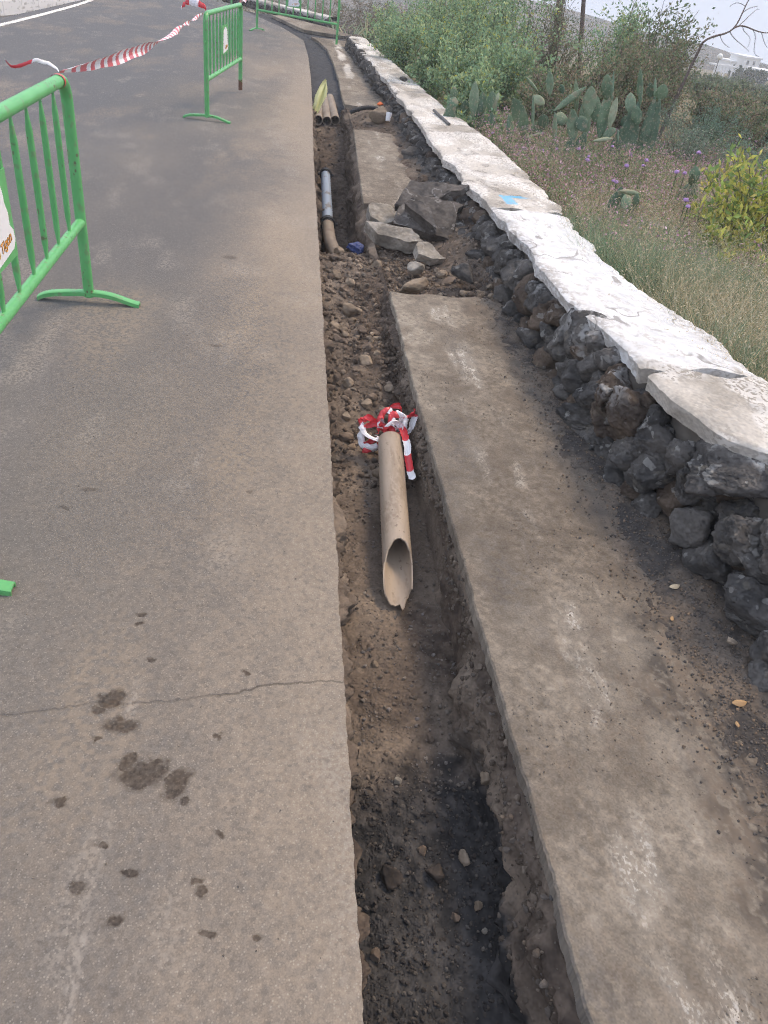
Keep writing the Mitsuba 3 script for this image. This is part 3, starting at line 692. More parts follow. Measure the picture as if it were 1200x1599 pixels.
x = rg.normal(1.37, .10, 13000); y = .5 + 5 * rg.uniform(0, 1, 13000) ** 1.3; k_ = (x > 1.08) & (x < 1.62); x, y = x[k_], y[k_]; s = .003 + .0085 * rg.uniform(0, 1, len(x)) ** 3
z = np.maximum(soil_z(x, y), .002) + s * .2
gravel('verge_gravel', 'loose dark and rusty gravel along the foot of the stone wall', np.stack([x, y, z], -1), s, [(.10, .088, .077), (.16, .124, .092), (.085, .077, .07), (.20, .145, .10), (.12, .105, .092)], rg)
x = .64 + .62 * rg.uniform(0, 1, 5200); y = .4 + 4 * rg.uniform(0, 1, 5200) ** 1.25
dn = meshkit.fbm(np.stack([x * 4, y * 2.5, 0 * x], -1), 3, 77); k_ = (dn > .50) & (x > slab_x(y) + .02); x, y = x[k_], y[k_]; s = .0022 + .005 * rg.uniform(0, 1, len(x)) ** 4
gravel('slab_grit', 'fine crumbs of earth scattered on the concrete slab', np.stack([x, y, .0005 + s * .3], -1), s, [(.17, .14, .11), (.14, .115, .09), (.21, .18, .145)], rg)
x = -1.5 + 1.68 * rg.uniform(0, 1, 900) ** .8; y = .5 + 5 * rg.uniform(0, 1, 900); s = .0018 + .0035 * rg.uniform(0, 1, 900) ** 4
gravel('road_grit', 'specks of grit on the asphalt', np.stack([x, y, .0 + s * .3], -1), s, [(.20, .17, .13), (.10, .09, .08), (.28, .24, .19)], rg)

def loose(name, label, catg, pos, size, mt, seed, sub=3, cuts=9, rough=.10, group=None, rot=None, sink=.25, soft=.3):
    key = thing(name, label, catg, group)
    x, y = pos[:2]
    z = soil_z(x, y) if len(pos) < 3 else pos[2]
    r3 = np.random.default_rng(seed).uniform(-.4, .4, 3) if rot is None else rot
    add(key, rock(seed, size, max(sub, 3), cuts, rough, 4, soft, .42), mt, tr(x, y, float(z) + size[2] * (.5 - sink), r3[2] * 4 if rot is None else rot[2], r3[0], r3[1]), smooth=40)
fz = -.29
for (px, py, sz, mt, lb) in [(612, 1368, (.062, .055, .05), 'm_stone_wet', 'dark rounded stone on the wet trench floor, left of a pair'), (681, 1367, (.052, .045, .04), 'm_stone_wet', 'dark rounded stone on the wet trench floor, right of a pair'),
                             (725, 1340, (.042, .034, .03), 'm_stone_tan', 'tan pebble on the wet trench floor above the dark pair'), (758, 1453, (.018, .014, .010), 'm_old_concrete', 'small white stone chip on the wet trench floor'),
                             (762, 1234, (.08, .05, .04), 'm_stone_tan', 'flat tan stone at the foot of the trench side'), (748, 1414, (.026, .022, .018), 'm_stone_tan', 'small tan pebble lower right in the wet trench'), (712, 1430, (.03, .022, .018), 'm_stone_brown', 'small brown stone in the wet trench centre'),
                             (660, 1328, (.030, .03, .026), 'm_stone_brown', 'reddish brown stone above the dark pair in the trench'), (588, 1490, (.03, .03, .022), 'm_stone_brown', 'brown stone by the left side of the wet trench'), (672, 1152, (.035, .028, .022), 'm_stone_brown', 'brown stone at the border of dry and wet soil'),
                             (585, 1042, (.026, .024, .02), 'm_stone_tan', 'pale round pebble by the left trench side'), (622, 1220, (.024, .022, .018), 'm_old_concrete', 'pale grey chip at the left of the trench floor'), (577, 1015, (.032, .026, .022), 'm_stone_brown', 'brown pebble by the left trench side beyond the pale one')]:
    p = at(px, py, 2, fz); loose('trench_stone', lb, 'stone', p[:2], sz, mt, int(px * 7 + py), group=None)
rr = np.random.default_rng(23)
n = 0
while n < 74:
    y = rr.uniform(2.75, 5.6); x = rr.uniform(.22, .62) if y < 4.5 else rr.uniform(.22, 1.25)
    if x > slab_x(y) - .03 and y < 4.5: continue
    if 5.2 < y and x > .55: continue
    s = rr.uniform(.028, .072)
    if rr.uniform() < .15: s *= 1.5
    loose('rubble_stone', 'brown lump of stone lying among the earth clods of the filled trench', 'stone', (x, y), (s, s * rr.uniform(.7, 1.3), s * rr.uniform(.55, .9)), ['m_stone_tan', 'm_stone_brown', 'm_stone_brown'][rr.integers(3)], 5000 + n, 2, 8, .06, 'loose stones in the trench rubble')
    n += 1
loose('concrete_chunk', 'blue grey rubble stone right of centre in the brown rubble', 'rubble', (.84, 4.98, -.03), (.12, .10, .10), 'm_old_concrete', 74, 3, 8, .04, soft=.2)
loose('rubble_boulder', 'tan lump of rubble at the far edge of the near slab', 'rubble', (.80, 4.66, -.05), (.20, .12, .10), 'm_stone_tan', 75, 3, 8, .05)
loose('lava_boulder', 'dark lava stone at the foot of the wall by the near slab end', 'rubble', (1.14, 4.80, .02), (.20, .16, .12), 'm_lava', 76, 3, 10, .08)
loose('tan_boulder', 'tan boulder on the mound between the second and the far slab', 'rubble', (1.03, 10.35, .05), (.24, .18, .18), 'm_stone_tan', 77, 3, 9, .05)
loose('rubble_stone', 'pale stone by the stone wall above the leaf litter', 'stone', (1.41, 1.55, .03), (.045, .028, .022), 'm_stone_tan', 78)
for k, (x, y, s) in enumerate([(1.22, 4.62, .06), (1.29, 4.70, .055), (1.27, 4.55, .05), (1.2, 5.05, .09), (1.05, 5.1, .08)]):
    loose('rubble_stone', 'tan cobble beside the dark lava stone at the wall foot', 'stone', (x, y), (s, s * 1.1, s * .8), 'm_stone_tan', 90 + k, group='cobbles at the wall foot')
# slabs of torn-up asphalt and concrete
def plate(seed, w, h, th, n=11):
    r = np.random.default_rng(seed); a = np.sort(r.uniform(0, 2 * np.pi, n)); rad = r.uniform(.78, 1.05, n)
    P = Polygon(np.stack([np.cos(a) * rad * w / 2, np.sin(a) * rad * h / 2], 1))
    m = trimesh.creation.extrude_polygon(P, th, engine='earcut'); m = m.subdivide_to_size(.03)
    v = m.vertices; v[:, 2] += .05 * nz(v, 5, 3, seed) + .02 * nz(v, 22, 2, seed); v[:, :2] += .025 * np.stack([nz(v + 5, 14, 3, seed), nz(v + 9, 14, 3, seed)], -1)
    return mesh_of(v, m.faces)
add(thing('concrete_chunk', 'long pale broken concrete block beside the blue bag', 'rubble'), plate(31, .46, .20, .10, 8), 'm_old_concrete', tr(.74, 5.60, -.04, -.42, .35, .14), smooth=25)
add(thing('concrete_chunk', 'pale broken concrete lump under the edge of the second slab', 'rubble'), plate(32, .34, .34, .08, 8), 'm_old_concrete', tr(.72, 6.14, -.05, .3, .25, .1), smooth=25)
add(thing('concrete_chunk', 'grey flat rubble stone below the dark asphalt slabs', 'rubble'), plate(33, .26, .20, .06, 8), 'm_old_concrete', tr(.97, 5.33, -.04, .2, .45, .1), smooth=25)
add(thing('asphalt_chunk', 'big dark slab of broken asphalt with white scratches leaning by the wall', 'rubble'), plate(5, .60, .46, .075, 8), 'm_old_asphalt', tr(1.04, 5.84, .06, .25, .62, -.10), smooth=30)
add(thing('asphalt_chunk', 'thin tilted sheet of asphalt lying on top of the leaning slab', 'rubble'), plate(9, .74, .34, .05, 8), 'm_old_asphalt', tr(1.02, 6.10, .20, .15, .35, -.30), smooth=30)
add(thing('asphalt_chunk', 'grey brown piece of asphalt in front of the leaning slab', 'rubble'), plate(12, .42, .30, .10, 6), 'm_old_asphalt', tr(.90, 5.72, .06, -.3, .6, .1), smooth=30)

# ------------------------------------------------------------------ pipes and litter in the trench
def hollow_pipe(Lc, r0, r1, cut=None, n=90, sides=40, rng=None):
    """pipe along +y, its near end cut aslant and chipped"""
    t = np.linspace(0, 1, n); a = np.linspace(0, 2 * np.pi, sides, endpoint=False)
    s0 = cut(a) if cut else a * 0
    Yv = s0[None] + (Lc - s0[None]) * t[:, None]
    def shell(r): return np.stack([r * np.sin(a)[None] + 0 * Yv, Yv, r * np.cos(a)[None] + 0 * Yv], -1)
    o, i_ = shell(r1), shell(r0)
    prof = np.concatenate([i_[::-1], o], 0)
    prof = np.concatenate([prof, prof[:, :1]], 1)
    m = grid(prof); m.merge_vertices(); trimesh.repair.fix_normals(m)
    return m
def ragged(a):
    up = (1 + np.cos(a)) / 2                         # 1 at the crown
    c = .04 + .27 * up ** 1.15 + .02 * np.sin(a * 1.0 - .5)
    c = c - .035 * np.exp(-((a - 2.75) / .16) ** 2) + .03 * np.exp(-((a - 3.05) / .06) ** 2) - .03 * np.exp(-((a - 1.9) / .2) ** 2)
    return c + .004 * np.sin(a * 13) + .003 * np.sin(a * 29)
p0, p1 = np.array([.440, 1.93, -.205]), np.array([.500, 2.98, -.165])
d = p1 - p0
pipe = thing('sewer_pipe', 'tan plastic pipe with a slanting broken end lying in the near trench', 'pipe')
add(pipe, hollow_pipe(np.linalg.norm(d), .0515, .0565, ragged), 'm_pvc', tr(*p0, -math.atan2(d[0], d[1]), math.asin(d[2] / np.linalg.norm(d))), smooth=35)

RED, WHITE = (.60, .05, .06), (.78, .77, .78)
def ribbon(P, S, width, stripe=.09, phase=0.0, colors=(RED, WHITE), curl=.0):
    """barrier tape: centre line P, side direction S, alternating blocks"""
    P, S = np.asarray(P, float), np.asarray(S, float)
    S = S / (np.linalg.norm(S, axis=1, keepdims=True) + 1e-9)
    width = np.broadcast_to(width, (len(P),))
    t = np.gradient(P, axis=0); N = np.cross(t, S); N /= np.linalg.norm(N, axis=1, keepdims=True) + 1e-9
    q = np.linspace(-.5, .5, 5)
    V = P[:, None] + S[:, None] * (q[None, :, None] * width[:, None, None]) + N[:, None] * (curl * (q ** 2 - .1))[None, :, None] * width[:, None, None]
    s = np.r_[0, np.cumsum(np.linalg.norm(np.diff(P, axis=0), axis=1))] + phase
    vs, fs, cs = [], [], []
    for i in range(len(P) - 1):
        c = colors[int(((s[i] + s[i + 1]) / 2) // stripe) % 2]
        for j in range(4):
            b = len(vs); vs += [V[i, j], V[i, j + 1], V[i + 1, j + 1], V[i + 1, j]]; cs += [c] * 4; fs += [[b, b + 1, b + 2], [b, b + 2, b + 3]]
    return mesh_of(vs, fs), np.array(cs)
def wander(P, n, rng, amp=.006):
    Q = spline(P, n); return Q + amp * np.stack([meshkit.fbm(np.stack([np.linspace(0, 9, n), np.full(n, k * 3.3 + rng.uniform(0, 40)), np.zeros(n)], -1), 3) - .5 for k in range(3)], -1) * 2
rt_ = np.random.default_rng(3)
end = p1 + np.array([0, .01, 0])
ms, cs = [], []
RW = (RED, WHITE)
loops = [[(-.03, .0, .03), (-.07, .04, .07), (-.12, .03, .05), (-.13, -.01, .0), (-.08, -.03, -.03), (-.04, .0, .0)],
         [(-.04, .02, .05), (-.05, .05, .10), (-.01, .06, .12), (.01, .03, .07), (.0, .0, .04)],
         [(.0, .02, .06), (.03, .05, .115), (.06, .05, .10), (.05, .02, .05), (.02, .0, .03)],
         [(.03, .03, .05), (.07, .06, .09), (.105, .07, .115), (.09, .03, .06), (.06, .0, .02)],
         [(-.02, .0, .06), (.02, .02, .09), (.05, .02, .06), (.060, .0, .05), (.062, -.06, .045), (.064, -.14, .03), (.066, -.22, .012), (.068, -.31, -.005)],
         [(-.05, .0, .0), (-.10, -.01, -.01), (-.115, -.03, -.035), (-.07, -.02, -.04)],
         [(-.06, .02, .02), (-.10, .05, .08), (-.14, .04, .075), (-.11, .0, .03), (-.05, -.01, .02)], [(.0, .05, .03), (-.03, .08, .11), (.03, .09, .13), (.05, .06, .06), (.01, .03, .03)]]
for k, lp in enumerate(loops):
    Pp = wander(np.array(lp) + end, 60, rt_, .010)
    Sd = spline(np.random.default_rng(40 + k).normal(size=(6, 3)) * [1, .5, 1], 60)
    if k == 4: Sd = Sd * .2 + np.array([1, 0, .3])
    m, c = ribbon(Pp, Sd, .036 if k != 4 else .032, [.16, .09, .12, .09, .10, .16, .2, .1][k], [.01, .15, .03, .12, .08, .0, .02, .05][k], curl=1.2); ms.append(m); cs.append(c)
add(thing('tape_bundle', 'crumpled red and white tape stuffed around the far end of the tan pipe', 'barrier tape'), cat(ms), 'm_tape', color=np.vstack(cs), smooth=False)

gp_ = thing('grey_pipe', 'blue grey pipe with two clamps turning down into a tan bend', 'pipe')
P = spline([(.375, 9.05, -.36), (.36, 8.2, -.36), (.345, 7.1, -.36)], 20); part(gp_, 'barrel', tube(P, .052, 20), 'm_grey_pipe', smooth=40)
P = spline([(.345, 7.1, -.36), (.345, 6.75, -.355), (.36, 6.3, -.33), (.40, 5.95, -.34), (.43, 5.75, -.40)], 30); part(gp_, 'bend', tube(P, .053, 20), 'm_dirty_pipe', smooth=40)
def clamp(y, x, z, r=.068):
    m = cat([tube([(x, y - .035, z), (x, y + .035, z)], r, 24), tube([(x - .01, y - .05, z), (x, y - .036, z)], r * .9, 24), tube([(x - r - .02, y, z), (x - r + .01, y, z)], .014, 10), tube([(x + r - .01, y, z), (x + r + .02, y, z)], .014, 10)])
    part(gp_, 'clamp', m, 'm_rubber', smooth=40)
clamp(7.1, .345, -.36); clamp(9.0, .375, -.36)
bag = rock(303, (.14, .12, .10), 4, 6, .16, 4, .4)
add(thing('blue_bag', 'crumpled dark blue plastic bag beside the tan pipe bend', 'bag'), bag, 'm_blue_bag', tr(.50, 5.78, -.16), smooth=25)
for k, (x, z) in enumerate([(.315, -.155), (.435, -.165), (.545, -.150)]):
    key = thing('drain_pipe', ['left of the three dirty pipe ends sticking out of the dark fill', 'middle of the three dirty pipe ends, its mouth chipped', 'right of the three dirty pipe ends sticking out of the dark fill'][k], 'pipe')
    add(key, hollow_pipe(1.5, .052, .058, lambda a, k=k: .02 * np.cos(a + k) + .01 * np.sin(3 * a)), 'm_dirty_pipe', tr(x, 11.05 + .06 * k, z, .02 * (k - 1), .035), smooth=35)
# yellow cloth propped above the pipes
n = 24; U, W = np.meshgrid(np.linspace(0, 1, n), np.linspace(-.5, .5, 10), indexing='ij')
wd = .15 * np.sin(np.pi * np.clip(U * .92 + .08, 0, 1)) ** .7
wd = wd * (1 + .5 * nz(np.stack([U * 5, W * 3, 0 * U], -1), 1, 3, 5))
V = np.stack([.27 + .13 * U + W * wd, 11.2 + .25 * U + .03 * np.sin(W * 12), -.10 + .36 * U + .03 * np.cos(W * 9 + U * 5)], -1)
add(thing('yellow_sack', 'pale yellow sack standing upright behind the left pipe end', 'sack'), grid(V), 'm_yellow', smooth=True)
add(thing('orange_scrap', 'small orange plastic scrap on the far soil bank', 'litter'), rock(55, (.09, .06, .05), 2, 6, .15), 'm_orange', tr(1.16, 11.6, .05), smooth=30)
add(thing('orange_chip', 'tiny orange chip at the right of the wet trench floor', 'litter'), rock(56, (.018, .009, .007), 1, 6, .1), 'm_orange', tr(*at(801, 1401, 2, -.28)[:2], -.285 + .006, .9))
add(thing('white_cup', 'small white crumpled cup beside the tan boulder', 'litter'), tube([(0, 0, 0), (.02, .02, .09)], [.028, .036], 12), 'm_decal', tr(1.13, 10.2, .06, .4), smooth=30)
hose = spline([(.70, 10.7, .03), (.85, 10.75, .09), (1.0, 10.8, .10), (1.12, 10.75, .07)], 20)
add(thing('black_hose', 'short black hose lying across the soil mound', 'hose'), tube(hose, .025, 10), 'm_rubber', smooth=40)
def dead_leaf(x, y, z, s, rz, label, mt='m_leaf_dead'):
    U, W = np.meshgrid(np.linspace(0, 1, 9), np.linspace(-.5, .5, 5), indexing='ij')
    wd = .5 * np.sin(np.pi * U) ** .8
    V = np.stack([(U - .5) * s, W * wd * s, .02 + .15 * s * np.cos(W * 4) * np.sin(U * 3) - .01], -1)
    add(thing('dead_leaf', label, 'leaf'), grid(V), mt, tr(x, y, z, rz), smooth=True)
mat('m_leaf_pale', two(pbr((.50, .42, .29), .8, .2)))
q = at(1053, 918, 2, .02); dead_leaf(q[0], q[1], soil_z(q[0], q[1]) + .0, .045, .3, 'pale dry leaf on the gravel by the wall', 'm_leaf_pale')
q = at(1155, 1098, 2, .02); dead_leaf(q[0], q[1], soil_z(q[0], q[1]), .05, .1, 'long orange brown leaf by the right edge of the slab')
q = at(1153, 1130, 2, .02); dead_leaf(q[0], q[1], soil_z(q[0], q[1]), .022, 1.4, 'small orange brown leaf below the long one')
q = at(1052, 962, 2, .02); dead_leaf(q[0], q[1], soil_z(q[0], q[1]), .025, 1.0, 'small brown leaf on the gravel below the pale leaf')
# things on the wall
a, b = at(678, 172, 2, capZ(9.5) + .02), at(702, 194, 2, capZ(9.0) + .02)
add(thing('steel_bar', 'dark steel bar lying aslant on the white wall top', 'bar'), tube([a, b], .016, 8), 'm_steel_bar', smooth=40)
m = rock(88, (.12, .10, .07), 3, 12, .01, 3, .08); p = at(630, 126, 2, capZ(12.2) + .02)
add(thing('brick_piece', 'small dark block standing on the far wall top', 'block'), m, 'm_steel_bar', tr(*(p + [0, 0, .025])), smooth=30)

# ------------------------------------------------------------------ barriers (local frame: length along +y from the first post, z up)
BL, BH, BZ = 2.21, 1.055, .41
def build_parts():
    r = .0255; out = {}
    c = []
    for k in range(9):
        a = k / 8 * np.pi / 2; c.append((0, .09 - .09 * np.sin(a), BH - r - .09 + .09 * np.cos(a)))
    c = c[::-1]
    top = c + [(0, BL - q[1], q[2]) for q in c[::-1]]
    out['frame'] = tube([(0, 0, BZ - .02)] + top + [(0, BL, BZ - .02)], r, 18)
    out['lower_rail'] = tube([(0, .0, BZ), (0, BL, BZ)], .0225, 16)
    out['post'] = [tube([(0, q, .035 if k == 0 else .035), (0, q, BZ)], r, 18) for k, q in enumerate((0, BL))]
    prof = [(-.255, -.002), (-.22, .016), (-.12, .034), (0, .042), (.12, .032), (.2, .008), (.25, -.004)]
    f = []
    s = spline([(x, 0, z + .012) for x, z in prof], 24)
    V = np.zeros((24, 8, 3))
    for j, (dy, dz) in enumerate([(-.022, -.012), (-.022, .008), (-.016, .012), (.016, .012), (.022, .008), (.022, -.012), (.019, -.012), (.019, .007)]):
        V[:, j] = s + [0, dy, dz]
    V2 = np.concatenate([V[:, :6], (s + [0, .018, -.012])[:, None], (s + [0, .018, .005])[:, None], (s + [0, -.018, .005])[:, None], (s + [0, -.018, -.012])[:, None], V[:, :1]], 1)
    g = grid(V2[:, ::-1]); g.merge_vertices()
    g2 = [mesh_of(V2[i, :10], [[0, 9, 8], [0, 8, 1], [1, 8, 2], [2, 8, 7], [2, 7, 3], [3, 7, 4], [4, 7, 6], [4, 6, 5]]) for i in (0, -1)]
    ft = cat([g] + g2); ft.merge_vertices()
    out['foot'] = ft
    bars = []
    nb = 10
    for k in range(nb):
        yk = .22 + (BL - .44) * k / (nb - 1)
        zz = np.array([BZ + .005, BZ + .03, BZ + .09, .6, .8, BH - .13, BH - .07, BH - .035])
        P = np.stack([0 * zz, 0 * zz + yk, zz], 1)
        t = tube(P, .0138, 12)
        v = t.vertices.copy()
        fl = np.interp(v[:, 2], [BZ + .01, BZ + .1, BH - .14, BH - .05], [1, 0, 0, 1])
        v[:, 0] *= 1 - .72 * fl; v[:, 1] = yk + (v[:, 1] - yk) * (1 + .1 * fl) * np.interp(v[:, 2], [BH - .10, BH - .035], [1, .35])
        bars.append(mesh_of(v, t.faces))
    out['bar'] = bars
    out['hook'] = [cat([tube([(0, q + s * r, z), (0, q + s * .05, z), (0, q + s * .055, z + dz)], .006, 8)]) for q, s in ((0, -1), (BL, 1)) for z, dz in ((.22, .03), (.78, -.10))]
    return out
BP = build_parts()
BPLY = {}
def bply(name, m, mt, smooth=40):
    k = (name, mt)
    if k not in BPLY: BPLY[k] = mikit.ply(m, mt, smooth=smooth)
    return BPLY[k]
tilt_none = np.eye(4)
lettering = {}
def barrier(M, label, rusty_post=None, no_foot=None, big_text=True, plate_y=1.1):
    b = thing('crowd_barrier', label, 'barrier', None)
    part(b, 'frame', bply('frame', BP['frame'], 'm_green'), None, M)
    part(b, 'lower_rail', bply('rail', BP['lower_rail'], 'm_green'), None, M)
    for k in range(2):
        part(b, 'post', bply(f'post{k}', BP['post'][k], 'm_green_rusty' if rusty_post == k else 'm_green'), None, M, label='post with a rusty lower end and no foot' if rusty_post == k else None)
        if no_foot != k:
            part(b, 'foot', bply('foot', BP['foot'], 'm_green', 30), None, M @ tr(0, k * BL, 0))
    for k, m in enumerate(BP['bar']): part(b, 'bar', bply(f'bar{k}', m, 'm_green'), None, M)
    for k, m in enumerate(BP['hook']): part(b, 'hook', bply(f'hook{k}', m, 'm_green'), None, M)
    # sign plate with lettering
    pl = part(b, 'sign_plate', bply('plate', box(.012, .016, plate_y - .20, plate_y + .17, .575, .875), 'm_green', False), None, M)
    from shapely.geometry import Point
    dec = Polygon([(-.15, .585), (.13, .61), (.155, .635), (.15, .67), (.12, .695), (.12, .74), (.10, .775), (.10, .80), (.085, .845), (.06, .83), (-.03, .855), (-.12, .82), (-.15, .7)])
    dm = trimesh.creation.extrude_polygon(dec, .0015, engine='earcut')
    yz = np.array([[0, 0, 1, .0185], [1, 0, 0, plate_y], [0, 1, 0, 0], [0, 0, 0, 1.0]])
    dm.apply_transform(yz)
    part(pl, 'decal', bply('decal', dm, 'm_decal', False), None, M)
    for nm, bold, off, mt in (('outline', True, .0202, 'm_decal_brown'), ('lettering', False, .0216, 'm_decal_orange')):
        tm = meshkit.text_mesh('o Tigon', .034, .0008, bold)
        w_ = np.ptp(tm.vertices[:, 0]); tm.apply_translation((-w_ / 2, 0, 0))
        y2 = np.array([[0, 0, 1, off], [1, .0, 0, plate_y + .03], [.14, 1, 0, .632], [0, 0, 0, 1.0]])
        tm.apply_transform(y2)
        part(pl, nm, bply(nm, tm, mt, False), None, M)
    return b
# the plate faces the trench side (+x), the barrier lies along the road
M1 = tr(-1.0, 1.73, 0, .004)
barrier(M1, 'green steel barrier nearest the camera, cut by the left edge of the picture', plate_y=1.035)
a, b_ = np.array([-.93, 9.28]), np.array([-.72, 11.42]); ang = math.atan2(b_[1] - a[1], b_[0] - a[0]) - math.pi / 2
M2 = tr(-.93, 9.28, 0, ang); M2[:3, 2] *= .95
barrier(M2, 'second green barrier, standing mid-road with a rusty far post', rusty_post=1, no_foot=1)
a, b_ = np.array([-.93, 20.85]), np.array([.86, 19.55]); ang = math.atan2(b_[1] - a[1], b_[0] - a[0]) - math.pi / 2
M3 = tr(-.93, 20.85, 0, ang)
barrier(M3, 'green barrier set across the trench in front of the aloes', no_foot=1)
M4 = tr(-1.97, 27.3, 0, .55)
barrier(M4, 'farthest green barrier, only its foot and post inside the top edge')

# ------------------------------------------------------------------ tapes on the barriers
def M_pt(M, p): return (M @ np.r_[p, 1])[:3]
A, B = M_pt(M1, (0, BL - .05, BH + .005)), M_pt(M2, (0, .03, BH - .03))
n = 150; t = np.linspace(0, 1, n)
P = A[None] + (B - A)[None] * t[:, None]; P[:, 2] -= .045 * 4 * t * (1 - t) * (1 - .25 * t); P[:, 0] += .03 * np.sin(t * 5)
tw = np.interp(t, [0, .04, .10, .4, .5, .6, .7, .85, 1], [.9, .5, .2, .5, 1.0, 2.2, 4.0, 7.5, 11.]) + .25 * np.sin(t * 17)
S = np.stack([.25 * np.sin(tw), 0 * t, np.cos(tw)], -1) + np.stack([np.sin(tw) * .9, np.sin(tw) * .15, 0 * t], -1)
wd = np.interp(t, [0, .03, .10, .3, .5, .7, 1], [.02, .030, .066, .068, .05, .036, .03]) * (1 + .12 * np.sin(t * 41))
m, c = ribbon(P, S, wd, .085, .0, curl=.9, colors=((.60, .12, .14), WHITE))
add(thing('barrier_tape', 'red and white tape slung between the near and the second barrier', 'barrier tape'), m, 'm_tape', color=c)
LP = wander([A + [0, -.02, .0], A + [-.05, -.02, .03], A + [-.11, -.05, .03], A + [-.16, -.05, .005], A + [-.215, -.05, .03]], 50, rt_, .006)
m, c = ribbon(LP, np.stack([np.sin(np.linspace(0, 3, 50)) * .4, np.cos(np.linspace(.4, 2, 50)), np.sin(np.linspace(.5, 2.5, 50))], -1), np.interp(np.linspace(0, 1, 50), [0, .2, .7, 1], [.010, .016, .018, .005]), .125, .0, colors=(WHITE, RED), curl=.5)
add(thing('tape_end', 'loose tail of tape flying off the top corner of the near barrier', 'barrier tape'), m, 'm_tape', color=c)
a = np.linspace(0, 2 * np.pi * 1.1, 30); yk = BL - .115
W_ = np.stack([.029 * np.sin(a), yk + .01 * np.sin(a * .9) + 0 * a, BH - .0255 + .029 * np.cos(a)], -1)
W_ = np.array([M_pt(M1, q) for q in W_])
m, c = ribbon(W_, np.tile([0, 1.0, .0], (30, 1)), .022, 10.0, 0, colors=((.55, .08, .05), RED))
add(thing('tape_knot', 'red turn of tape tied around the top rail of the near barrier', 'barrier tape'), m, 'm_tape', color=c)
LP = wander([B + [0, 0, .03], B + [-.05, -.02, .08], B + [-.14, .0, .10], B + [-.25, .0, .03]], 40, rt_, .02)
m, c = ribbon(LP, np.tile([.1, .3, 1.0], (40, 1)), np.interp(np.linspace(0, 1, 40), [0, .5, 1], [.03, .085, .03]), .12, .0, curl=.6)
add(thing('tape_end', 'loose tail of tape on the corner of the second barrier', 'barrier tape'), m, 'm_tape', color=c)
A2, B2 = M_pt(M2, (0, BL - .08, BH)), M_pt(M3, (0, .02, BH))
t = np.linspace(0, 1, 120); P = A2[None] + (B2 - A2)[None] * t[:, None]; P[:, 2] -= .13 * 4 * t * (1 - t)
tw = t * 14; S = np.stack([np.sin(tw), .2 * np.sin(tw), np.cos(tw)], -1)
m, c = ribbon(P, S, .06, .13, 0, curl=.4)
add(thing('barrier_tape', 'twisted red and white tape leaving the top of the second barrier', 'barrier tape'), m, 'm_tape', color=c)

# ------------------------------------------------------------------ ground beyond the wall, hills
def ground_z(x, y):
    x, y = np.broadcast_arrays(np.asarray(x, float), np.asarray(y, float))
    z = np.interp(y, [-5, 0, 12, 28, 95, 220, 1600], [-.06, -.06, -.10, -.50, -5.05, -9.9, -9.9 - .0787 * 1380])
    cr = np.clip(x - 2, 0, 12) * -.028 * np.clip(1 - (y - 20) / 40, 0, 1)
    P = np.stack([x, y, 0 * x], -1)
    return z + cr + .16 * nz(P, .8, 3, 61) + .05 * nz(P, 4, 3, 62)
ys = np.r_[np.arange(-3, 14, .16), np.arange(14, 40, .5), np.geomspace(40, 162, 40)]
us = np.linspace(0, 1, 110) ** 1.7
xl = np.interp(ys, [-3, 10, 13, 20, 22.5, 25, 28, 34, 40, 100, 230], [1.72, 1.72, 1.58, 1.36, 1.30, 1.1, -.1, -4.2, -9, -60, -200])
xr = np.interp(ys, [-3, 10, 30, 100, 230], [8, 16, 40, 120, 330])
X = xl[:, None] + (xr - xl)[:, None] * us[None]; Y = np.repeat(ys[:, None], 110, 1)
add(thing('garden_ground', 'dry weedy ground beyond the wall', 'ground', kind='structure'), grid(np.stack([X, Y, ground_z(X, Y)], -1)), 'm_ground', smooth=True)
HS = .35
RX = HS * np.array([-900, -300, 0, 64, 164, 217, 273, 330, 360, 390, 470, 560, 800, 1100]); RZ = 1.6 * (1 - HS) + HS * np.array([20, 14, -2, -10, -9, -13, -19, -22.5, -26.7, -30, -36, -40, -44, -40])
xs = np.linspace(-380, 460, 260); ys = np.r_[np.linspace(158, 245, 50), np.linspace(249, 330, 12)]
X, Y = np.meshgrid(xs, ys)
g = ground_z(X, Y); P = np.stack([X, Y, 0 * X], -1)
ridge = np.interp(X, RX, RZ) + 2.5 * nz(P, .04, 4, 71)
k = np.clip((Y - 160) / 85, 0, 1) ** .8
Zh = g * (1 - k) + (ridge - np.clip(Y - 245, 0, 999) * .0787) * k + 1.6 * nz(P, .05, 4, 72) * k * (1 - .7 * k)
add(thing('hills', 'far hazy hillside under the pale sky', 'hill', kind='structure'), grid(np.stack([X, Y, Zh], -1)), 'm_hill', smooth=True)

# ------------------------------------------------------------------ plants
rv = np.random.default_rng(101)
def jitter(col, n, amt=.22): return np.clip(np.asarray(col)[rv.integers(0, len(col), n)] * (1 + amt * rv.normal(size=(n, 1))) , .004, .95)
def blades(pos, h, w, lean, col, seed=0):
    n = len(pos); az = rv.uniform(0, 2 * np.pi, n); la = rv.uniform(0, 2 * np.pi, n)
    side = np.stack([np.cos(az), np.sin(az), 0 * az], -1) * w[:, None] / 2
    ld = np.stack([np.cos(la), np.sin(la), 0 * la], -1) * (lean * h)[:, None]
    mid = pos + ld * .35 + np.stack([0 * h, 0 * h, .55 * h], -1); tip = pos + ld + np.stack([0 * h, 0 * h, h * (1 - .25 * lean)], -1)
    V = np.stack([pos - side, pos + side, mid - side * .7, mid + side * .7, tip], 1)
    F = np.array([[0, 1, 3], [0, 3, 2], [2, 3, 4]])[None] + (np.arange(n) * 5)[:, None, None]
    return V.reshape(-1, 3), F.reshape(-1, 3), np.repeat(col, 5, 0), tip
